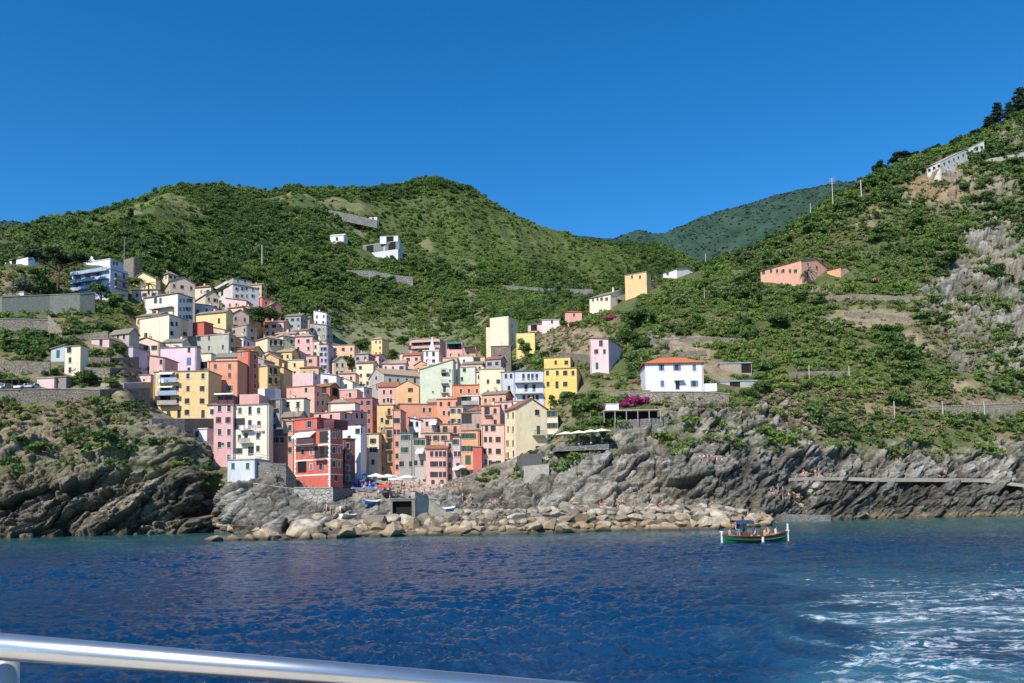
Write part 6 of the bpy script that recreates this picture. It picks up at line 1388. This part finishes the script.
# ------------------------------------------------------------------ people
def person_mesh(pose, seed, top, bottom):
    """one continuous skinned body"""
    r = random.Random(seed); J = {}
    if pose == 'stand': J = dict(pel=(0, 0, .95), ch=(0, .02, 1.3), nk=(0, .02, 1.5), hd=(0, 0, 1.68), kl=(-.11, -.02, .5), fl=(-.12, 0, .05), tl=(-.12, -.16, .03), kr=(.12, -.05, .5), fr=(.14, .03, .05), tr=(.14, -.14, .03), sl=(-.2, .02, 1.42), el=(-.27, .03, 1.14), hl=(-.25, -.08, .9), sr=(.2, .02, 1.42), er=(.28, .02, 1.14), hr=(.24, -.15, .95))
    elif pose == 'walk': J = dict(pel=(0, 0, .93), ch=(0, -.03, 1.28), nk=(0, -.04, 1.48), hd=(0, -.07, 1.66), kl=(-.1, -.2, .55), fl=(-.1, -.22, .08), tl=(-.1, -.38, .05), kr=(.1, .08, .5), fr=(.1, .32, .12), tr=(.1, .24, .0), sl=(-.2, 0, 1.4), el=(-.27, .15, 1.15), hl=(-.25, .12, .9), sr=(.2, 0, 1.4), er=(.26, -.14, 1.15), hr=(.22, -.32, 1.05))
    elif pose == 'sit': J = dict(pel=(0, 0, .12), ch=(0, .08, .5), nk=(0, .05, .7), hd=(0, 0, .88), kl=(-.14, -.4, .42), fl=(-.14, -.6, .05), tl=(-.14, -.76, .03), kr=(.14, -.42, .38), fr=(.14, -.64, .05), tr=(.14, -.8, .03), sl=(-.2, .06, .62), el=(-.26, -.1, .4), hl=(-.14, -.36, .45), sr=(.2, .06, .62), er=(.28, .2, .36), hr=(.26, .3, .06))
    elif pose == 'seat': J = dict(pel=(0, 0, .5), ch=(0, .02, .88), nk=(0, 0, 1.08), hd=(0, -.03, 1.26), kl=(-.13, -.42, .5), fl=(-.13, -.42, .08), tl=(-.13, -.6, .05), kr=(.13, -.42, .5), fr=(.13, -.42, .08), tr=(.13, -.6, .05), sl=(-.2, .02, 1.0), el=(-.27, -.05, .74), hl=(-.16, -.3, .62), sr=(.2, .02, 1.0), er=(.27, -.05, .74), hr=(.16, -.3, .62))
    else: J = dict(pel=(0, 0, .14), ch=(-.0, .38, .16), nk=(0, .58, .2), hd=(0, .76, .2), kl=(-.1, -.42, .2), fl=(-.12, -.85, .08), tl=(-.14, -.9, .22), kr=(.1, -.42, .12), fr=(.13, -.86, .08), tr=(.15, -.9, .22), sl=(-.2, .52, .16), el=(-.36, .36, .08), hl=(-.3, .12, .08), sr=(.2, .52, .16), er=(.42, .62, .1), hr=(.3, .8, .14))
    E = [('pel', 'ch'), ('ch', 'nk'), ('nk', 'hd'), ('pel', 'kl'), ('kl', 'fl'), ('fl', 'tl'), ('pel', 'kr'), ('kr', 'fr'), ('fr', 'tr'), ('ch', 'sl'), ('sl', 'el'), ('el', 'hl'), ('ch', 'sr'), ('sr', 'er'), ('er', 'hr')]
    rad_ = dict(pel=.15, ch=.16, nk=.06, hd=.115, kl=.07, fl=.045, tl=.035, kr=.07, fr=.045, tr=.035, sl=.065, el=.045, hl=.04, sr=.065, er=.045, hr=.04)
    ks = list(J); me = bpy.data.meshes.new('person'); me.from_pydata([J[k] for k in ks], [(ks.index(a), ks.index(b_)) for a, b_ in E], []); o = bpy.data.objects.new('person', me); COL.objects.link(o)
    md = o.modifiers.new('s', 'SKIN'); sv = me.skin_vertices[0].data
    for k, q in zip(ks, sv): q.radius = (rad_[k], rad_[k]*(.8 if k in ('ch', 'pel') else 1))
    sv[0].use_root = True; o.modifiers.new('u', 'SUBSURF').levels = 1
    dg = bpy.context.evaluated_depsgraph_get(); out = bpy.data.meshes.new_from_object(o.evaluated_get(dg)); bpy.data.objects.remove(o)
    out.materials.clear()
    for mt in (SKIN, top, bottom, HAIR): out.materials.append(mt)
    ch, pl_, nk, hd = [Vector(J[k]) for k in ('ch', 'pel', 'nk', 'hd')]; ax = (ch-pl_).normalized()
    for f in out.polygons:
        c_ = Vector(f.center); t = (c_-pl_).dot(ax); side = ((c_-pl_)-ax*t).length; idx = 0
        if (c_-hd).length < .17: idx = 3 if (c_.z > hd.z+.02 or (pose != 'lie' and c_.y > hd.y+.02)) else 0
        elif -.16 < t < .12 and side < .24: idx = 2
        elif .12 <= t < (nk-pl_).dot(ax)-.04 and side < .21: idx = 1
        f.material_index = idx; f.use_smooth = True
    return out
SKIN = flat('skin', (206, 150, 120), .6, var=.1); HAIR = flat('hair', (60, 42, 32), .8)
CL = [flat('cloth', c_, .85, var=.12) for c_ in ((232, 230, 226), (196, 60, 56), (40, 60, 110), (40, 40, 44), (90, 150, 190), (230, 170, 180), (220, 190, 90), (70, 110, 80))]
PM = {}
for i, pz in enumerate(('stand', 'walk', 'sit', 'lie', 'seat')):
    for j in range(5):
        bare_ = j in (0, 3); PM[(pz, j)] = person_mesh(pz, i*10+j, SKIN if bare_ else CL[(i+2*j) % 8], CL[(3*i+j*3+1) % 8])
rp = random.Random(12)
def person(P, pose, j, rz, label, group): 
    o = link('person', PM[(pose, j)], None, P, rz); s_ = rp.uniform(.93, 1.05); o.scale = (s_, s_, s_); return tag(o, label, 'person', group)
def crowd(lst, label, group, poses):
    for x, y in lst:
        P = seen(x, y); person(P, rp.choice(poses), rp.randrange(5), rp.uniform(-1.6, 1.6), label, group)
R_ = lambda n, x0, x1, y0, y1: [(rp.uniform(x0, x1), rp.uniform(y0, y1)) for _ in range(n)]
crowd(R_(10, 462, 522, 498, 506), 'bather resting on the rocks behind the breakwater, below the concrete block', 'bathers on the rocks below the concrete block', ['sit', 'lie', 'sit', 'stand'])
crowd(R_(14, 570, 640, 502, 509)+R_(10, 640, 730, 504, 510), 'bather lying or sitting on the breakwater stones at the foot of the grey slab', 'bathers at the foot of the grey slab', ['sit', 'lie', 'sit'])
crowd(R_(18, 766, 800, 485, 508)+R_(10, 792, 822, 470, 486), 'bather in swimwear among the blocks behind the landing', 'bathers among the blocks behind the landing', ['sit', 'stand', 'stand', 'lie', 'walk'])
crowd([(700, 462), (704, 462), (708, 462), (712, 462), (717, 463), (722, 463)], 'walker on the cliff path above the dark rocks', 'walkers on the cliff path above the dark rocks', ['stand', 'walk'])
crowd(R_(44, 352, 425, 485, 500)+R_(12, 384, 420, 482, 490), 'visitor in summer clothes on the harbour square', 'visitors on the harbour square', ['stand', 'walk', 'walk', 'stand', 'sit'])
crowd(R_(7, 322, 350, 508, 517), 'person standing by the foot of the quay wall under the red house', 'people by the foot of the quay wall', ['stand', 'stand', 'sit'])
crowd(R_(8, 430, 462, 488, 492), 'person along the buff wall right of the harbour square', 'people along the buff wall', ['stand', 'walk'])
crowd(R_(10, 296, 350, 486, 487), 'person on the terrace before the red house', 'people on the terrace before the red house', ['stand', 'seat']) if False else None
person(seen(945, 477), 'stand', 0, 0, 'bather standing on the walkway of the right cliff', None); person(seen(938, 477), 'sit', 1, .4, 'person sitting beside the bather on the right cliff walkway', None)
person(seen(866, 515), 'sit', 3, .3, 'bather sitting low by the water under the right cliff', None); person(pt(806, 513.2, 170), 'walk', 1, .8, 'person in a white shirt bending on the landing', None)
# ------------------------------------------------------------------ motor boat
def hullboat():
    D = 77.5; P = pt(755, 541.5, D); L_ = 6.5; r = empty('wooden_boat', (P[0], P[1], 0), rad(4), 'green double-ended wooden boat with passengers and a dark canopy, heading right', 'boat')
    GREEN = flat('green_hull_paint', (26, 92, 62), .35, var=.25); RIM = flat('varnished_wood', (112, 50, 40), .4); n = 28; cs = (-1, -.97, -.85, -.6, -.3, 0, .3, .6, .85, .97, 1); S = []
    for i in range(n+1):
        t = 2*i/n-1; hw = 1.05*(1-abs(t)**2.6)**.75+.02; gun = .62+.42*max(t, 0)**2+.16*max(-t, 0)**2
        S.append([(t*L_/2+(.12*abs(t)**3*(1 if t > 0 else -1))*(1-abs(c_)), hw*c_*(1-.12*(1-abs(c_))), -.3+(gun+.3)*abs(c_)**2.2) for c_ in cs])
    b = MB()
    for i in range(n):
        for j in range(10): b.poly([S[i][j], S[i+1][j], S[i+1][j+1], S[i][j+1]])
    b.build('hull', GREEN, r, True); b = MB()
    for i in range(n):
        for j in (0, 10): b.bar(S[i][j], S[i+1][j], .055, n=6)
    b.build('gunwale', RIM, r); b = MB()
    for i in range(n):
        a0, a1, c0, c1 = S[i][1], S[i+1][1], S[i][9], S[i+1][9]; dz = .3; b.poly([(a0[0], a0[1]*.96, a0[2]-dz), (a1[0], a1[1]*.96, a1[2]-dz), (c1[0], c1[1]*.96, c1[2]-dz), (c0[0], c0[1]*.96, c0[2]-dz)])
    b.build('deck', flat('deck_boards', (196, 170, 130), .7), r)
    b = MB(); b.box(L_/2-.03, L_/2+.1, -.06, .06, .0, 1.75); b.box(L_/2-.14, L_/2+.2, -.05, .05, 1.05, 1.15); b.build('bow_post', FRAMEW, r)
    b = MB(); b.box(-L_/2-.1, -L_/2+.03, -.06, .06, .0, 1.15); b.box(-L_/2-.2, -L_/2+.12, -.05, .05, 1.02, 1.12); b.build('stern_post', FRAMEW, r)
    for x_ in (.35,): b = MB(); b.bar((x_, -1.17, .55), (x_, -1.13, .02), .12, n=10); b.build('fender', FRAMEW, r)
    b = MB(); 
    for x_ in (-2.0, -.5):
        for y_ in (-.8, .8): b.bar((x_, y_, .4), (x_, y_*.95, 1.95), .02, n=5)
    b.build('canopy_frame', IRON, r); b = MB(); nq = 6
    for k in range(nq):
        y0, y1 = -.9+1.8*k/nq, -.9+1.8*(k+1)/nq; h = lambda y_: 1.98+.16*(1-(y_/.9)**2); b.poly([(-2.15, y0, h(y0)), (-.35, y0, h(y0)), (-.35, y1, h(y1)), (-2.15, y1, h(y1))]); b.poly([(-2.15, y0, h(y0)+.03), (-2.15, y1, h(y1)+.03), (-.35, y1, h(y1)+.03), (-.35, y0, h(y0)+.03)])
    b.poly([(-2.15, -.9, 1.98), (-.35, -.9, 1.98), (-.35, -.92, 1.8), (-2.15, -.92, 1.8)]); b.build('canopy', flat('navy_canvas', (36, 66, 96), .8), r)
    b = MB(); b.box(-1.3, -.7, -.3, .3, .3, .95); b.build('engine_box', RIM, r)
    def W_(x_, y_, z_): a = r.rotation_euler.z; return (P[0]+x_*math.cos(a)-y_*math.sin(a), P[1]+x_*math.sin(a)+y_*math.cos(a), z_)
    for x_, y_, z_, pz, j, rz, l in ((-2.5, -.05, .1, 'seat', 3, 1.5, 'shirtless passenger seated in the stern of the green boat'), (-1.75, -.4, .3, 'stand', 1, .3, 'standing person under the canopy, nearest the stern'), (-1.0, .2, .3, 'stand', 2, -.5, 'person steering under the dark canopy'), (-.1, -.2, .12, 'seat', 4, -1.5, 'seated passenger in pink-red beside the canopy'), (.15, .3, .12, 'seat', 0, 1.5, 'passenger seated just forward of the canopy'),
        (.9, -.25, .1, 'seat', 1, 1.4, 'passenger seated amidships in the green boat'), (1.4, .1, .12, 'seat', 3, -1.6, 'sunburnt passenger seated forward of amidships'), (2.1, -.0, .2, 'seat', 2, 1.5, 'passenger nearest the bow of the green boat')):
        person(W_(x_, y_, z_), pz, j, rz, l, None)
hullboat()
# ------------------------------------------------------------------ our own ship's rail
m = NT('brushed_steel'); p = m.pos(); n1 = m.noise(30, 4, .6, p); mp = m.node('Mapping'); mp.inputs['Scale'].default_value = (3, 400, 400); m.l(p, mp.inputs[0]); n2 = m.noise(1, 3, .6, mp.outputs[0])
STEEL = m.fin(m.mix(m.ramp(n1, .3, .7, 0, .5), (.66, .65, .63), (.55, .54, .53)), .27, metal=.9)
STEEL2 = flat('satin_steel', (196, 192, 184), .35, .45, var=.05)
A_, B_ = Vector(pt(0, 646.5, 1.36)), Vector(pt(350, 674.5, 1.60)); d_ = (B_-A_); A0 = A_-d_*.9; B0 = A_+d_*4
rl = empty('ship_rail', A0, 0, 'stainless steel tube handrail of the ship in the foreground', 'railing'); b = MB(); nseg = 60; o_ = A0
b.bar((0, 0, 0), tuple(B0-A0), .0225, n=48); b.build('top_rail', STEEL, rl, True)
for x in (8,):
    t = 0.0; Pm = Vector(pt(x, 648, 1.43))-A0; b = MB(); b.bar(tuple(Pm+Vector((0, 0, -1.1))), tuple(Pm+Vector((0, 0, -.01))), .019, n=32); b.build('post', STEEL2, rl, True)
Pm = Vector(A_+d_*3.2)-A0; b = MB(); b.bar(tuple(Pm+Vector((0, 0, -1.1))), tuple(Pm+Vector((0, 0, -.01))), .019, n=32); b.build('post', STEEL2, rl, True)

sh = empty('ship', (0, -3.6, 0), 0, 'white deck and hull of the ship the picture is taken from', 'ship'); b = MB(); b.box(-9, 9, -5, 4.9, -.6, 2.25); b.build('hull', FRAMEW, sh)
b = MB(); b.box(-9.05, 9.05, -5.05, 4.95, 2.253, 2.4); b.build('deck', flat('cream_deck', (214, 206, 190), .7), sh); b = MB(); b.box(-8, 8, -4.9, -3.2, 2.403, 4.9); b.build('cabin', flat('cabin_paint', (222, 220, 214), .6), sh)
# candidate points = terrain vertices weighted by area and density
A = np.linalg.norm(np.cross(np.gradient(TER, axis=1), np.gradient(TER, axis=0)), axis=-1)
ins = (PX > -140) & (PX < 1165)
def clear(P, s):
    x, y = proj(P); r = s*F/P[:, 1]; ok = np.ones(len(P), bool)
    for x0, x1, y0, y1, Dm in AVOID:
        ok &= ~((x > x0-r*.7) & (x < x1+r*.7) & (y > y0) & (y < y1+r*(.85 if Dm < 400 else .4)) & (P[:, 1] < Dm))
    return ok
def pick(n, wgt, seed):
    rs = np.random.RandomState(seed); w = (wgt*A*ins).ravel(); w = w/w.sum(); i = rs.choice(len(w), n, p=w)
    rr, cc = np.unravel_index(i, A.shape); r2 = np.minimum(rr+1, NTR-1); c2_ = np.minimum(cc+1, NUU-1); a = rs.rand(n)[:, None]; b = rs.rand(n)[:, None]
    P = TER[rr, cc]*(1-a)*(1-b)+TER[r2, cc]*a*(1-b)+TER[rr, c2_]*(1-a)*b+TER[r2, c2_]*a*b
    global CW
    CW = ter[rr, cc]; return P, rr, cc, rs
_scatter = scatter
def scatter(name, mat, P, scl, *a, **k):
    ok = clear(P, scl)
    if name in ('vine_rows', 'mountain_scrub', 'mountain_woods'):
        fz = (P[:, 2]/5.0)%1; ok &= ~((CW > .3) & (fz > .58))
    return _scatter(name, mat, P[ok], scl[ok], *a, **k)
pn = fbm(BASE/16, 3, 81); pn2 = fbm(BASE/38, 3, 82)
nearv = (tk > 2.2)*(tk < 8.05); mtn = (tk >= 8.0)*(tk < 10.6)
lime = zone(PX, PY, [(900, 385, 90, 14, 1), (760, 330, 60, 25, .6), (870, 285, 30, 8, .6), (950, 235, 60, 14, .7), (700, 290, 60, 16, .7), (120, 235, 60, 14, .7), (960, 330, 30, 20, .7), (750, 395, 30, 12, .8), (820, 370, 60, 15, .5), (680,395,10,6,.5), (820,230,50,14,.6)])
dryz = zone(PX, PY, [(860, 404, 120, 13, 1.3), (870, 428, 80, 13, 1.0), (730, 405, 60, 12, .9), (60, 425, 80, 22, .9), (960, 300, 40, 14, .5), (780, 415, 50, 10, .9), (30, 290, 40, 20, .5), (960, 340, 40, 30, .6), (840, 240, 60, 15, .4), (560, 345, 50, 15, .7), (640,400,30,12,.5)])
vis = lambda w: w*(PY < 560)
P, rr, cc, rs = pick(17000, vis(nearv*VEG*(0.08+1.6*sst(-.02, .22, pn))*(1-.6*dryz)*(1-.75*lime)*(1-.8*ter)), 1)
scatter('dark_shrubs', LEAF['dark'], P-[0, 0, .25], 1.1+2.8*rs.rand(len(P))**2.6*(.7+P[:, 1]/420), 'dark evergreen shrubs covering the slopes', 100)
P, rr, cc, rs = pick(30000, vis(nearv*VEG*(0.5+np.clip(.5-pn*1.2, 0, 1.3)+.3*lime)*(1-.4*dryz)), 2)
scatter('green_shrubs', LEAF['mid'], P-[0, 0, .25], 0.9+1.6*rs.rand(len(P))**1.8*(.7+P[:, 1]/420), 'green scrub covering the slopes around the village', 200)
P, rr, cc, rs = pick(11000, vis(nearv*VEG*(0.06+1.1*sst(.12, .3, pn2)+1.6*lime)), 3)
scatter('bright_shrubs', LEAF['light'], P-[0, 0, .2], 0.6+1.0*rs.rand(len(P)), 'bright yellow-green scrub on sunny patches of the slopes', 300)
P, rr, cc, rs = pick(10000, vis(nearv*np.clip(VEG+.25*bare*(1-village)+.10*rock*(tk > 2.6), 0, 1)*(0.30+1.6*dryz+.4*rz+1.1*sst(.05, .3, -pn2))), 4)
scatter('olive_shrubs', LEAF['olive'], P-[0, 0, .2], 0.5+0.9*rs.rand(len(P)), 'grey-green scrub and cactus on the dry slopes', 400, lobes=7)
P, rr, cc, rs = pick(10500, vis(nearv*np.clip(VEG+.3*bare*(1-village)+.08*rock*(tk > 2.6), 0, 1)*(0.16+2.0*dryz)), 5)
scatter('dry_shrubs', LEAF['dry'], P-[0, 0, .15], 0.5+1.0*rs.rand(len(P)), 'dry straw-coloured scrub on the rocky slopes', 500, size=.09)
VM = mtn*np.clip(1-bare*1.1, 0, 1)
cult = np.clip(ter*1.0, 0, 1)
fo = np.clip(.5+2.6*fbm(BASE/60, 3, 83)-.3*zone(PX, PY, [(520, 235, 110, 40, 1)]), 0.12, 1.4)
P, rr, cc, rs = pick(21000, VM*(1-.9*cult)*fo*(tk < 10.3), 6)
scatter('mountain_woods', LEAF['dark'], P-[0, 0, .9], (2.2+2.6*rs.rand(len(P))**1.5)*(.75+P[:, 1]/1800), 'dark woods and scrub covering the mountain', 600, hi=.9)
P, rr, cc, rs = pick(27000, VM*(1-.55*cult)*(1.4-np.minimum(fo, 1.1)), 7)
scatter('mountain_scrub', LEAF['mid'], P-[0, 0, .6], (1.8+2.3*rs.rand(len(P))**1.5)*(.75+P[:, 1]/1800), 'green scrub covering the mountain', 700, hi=.7)
P, rr, cc, rs = pick(26000, VM*(.10+cult), 8)
scatter('vine_rows', LEAF['light'], P-[0, 0, .2], (0.8+.9*rs.rand(len(P))), 'light green vines and grass on the mountain terraces', 800, hi=.6)

fm = leafmat('hazed_woods_foliage', (.034, .070, .046), (.044, .084, .054))  # leaf colours shifted towards blue as painted distance haze
P, rr, cc, rs = pick(12000, (tk > 11.0)*(tk < 12.3)*((PX > 590)+(PX < 80))*1.0, 9)
scatter('distant_woods', fm, P-[0, 0, 1.5], 2.5+3*rs.rand(len(P)), 'bluish woods on the far hills', 900, n=120, size=.13, hi=.6)
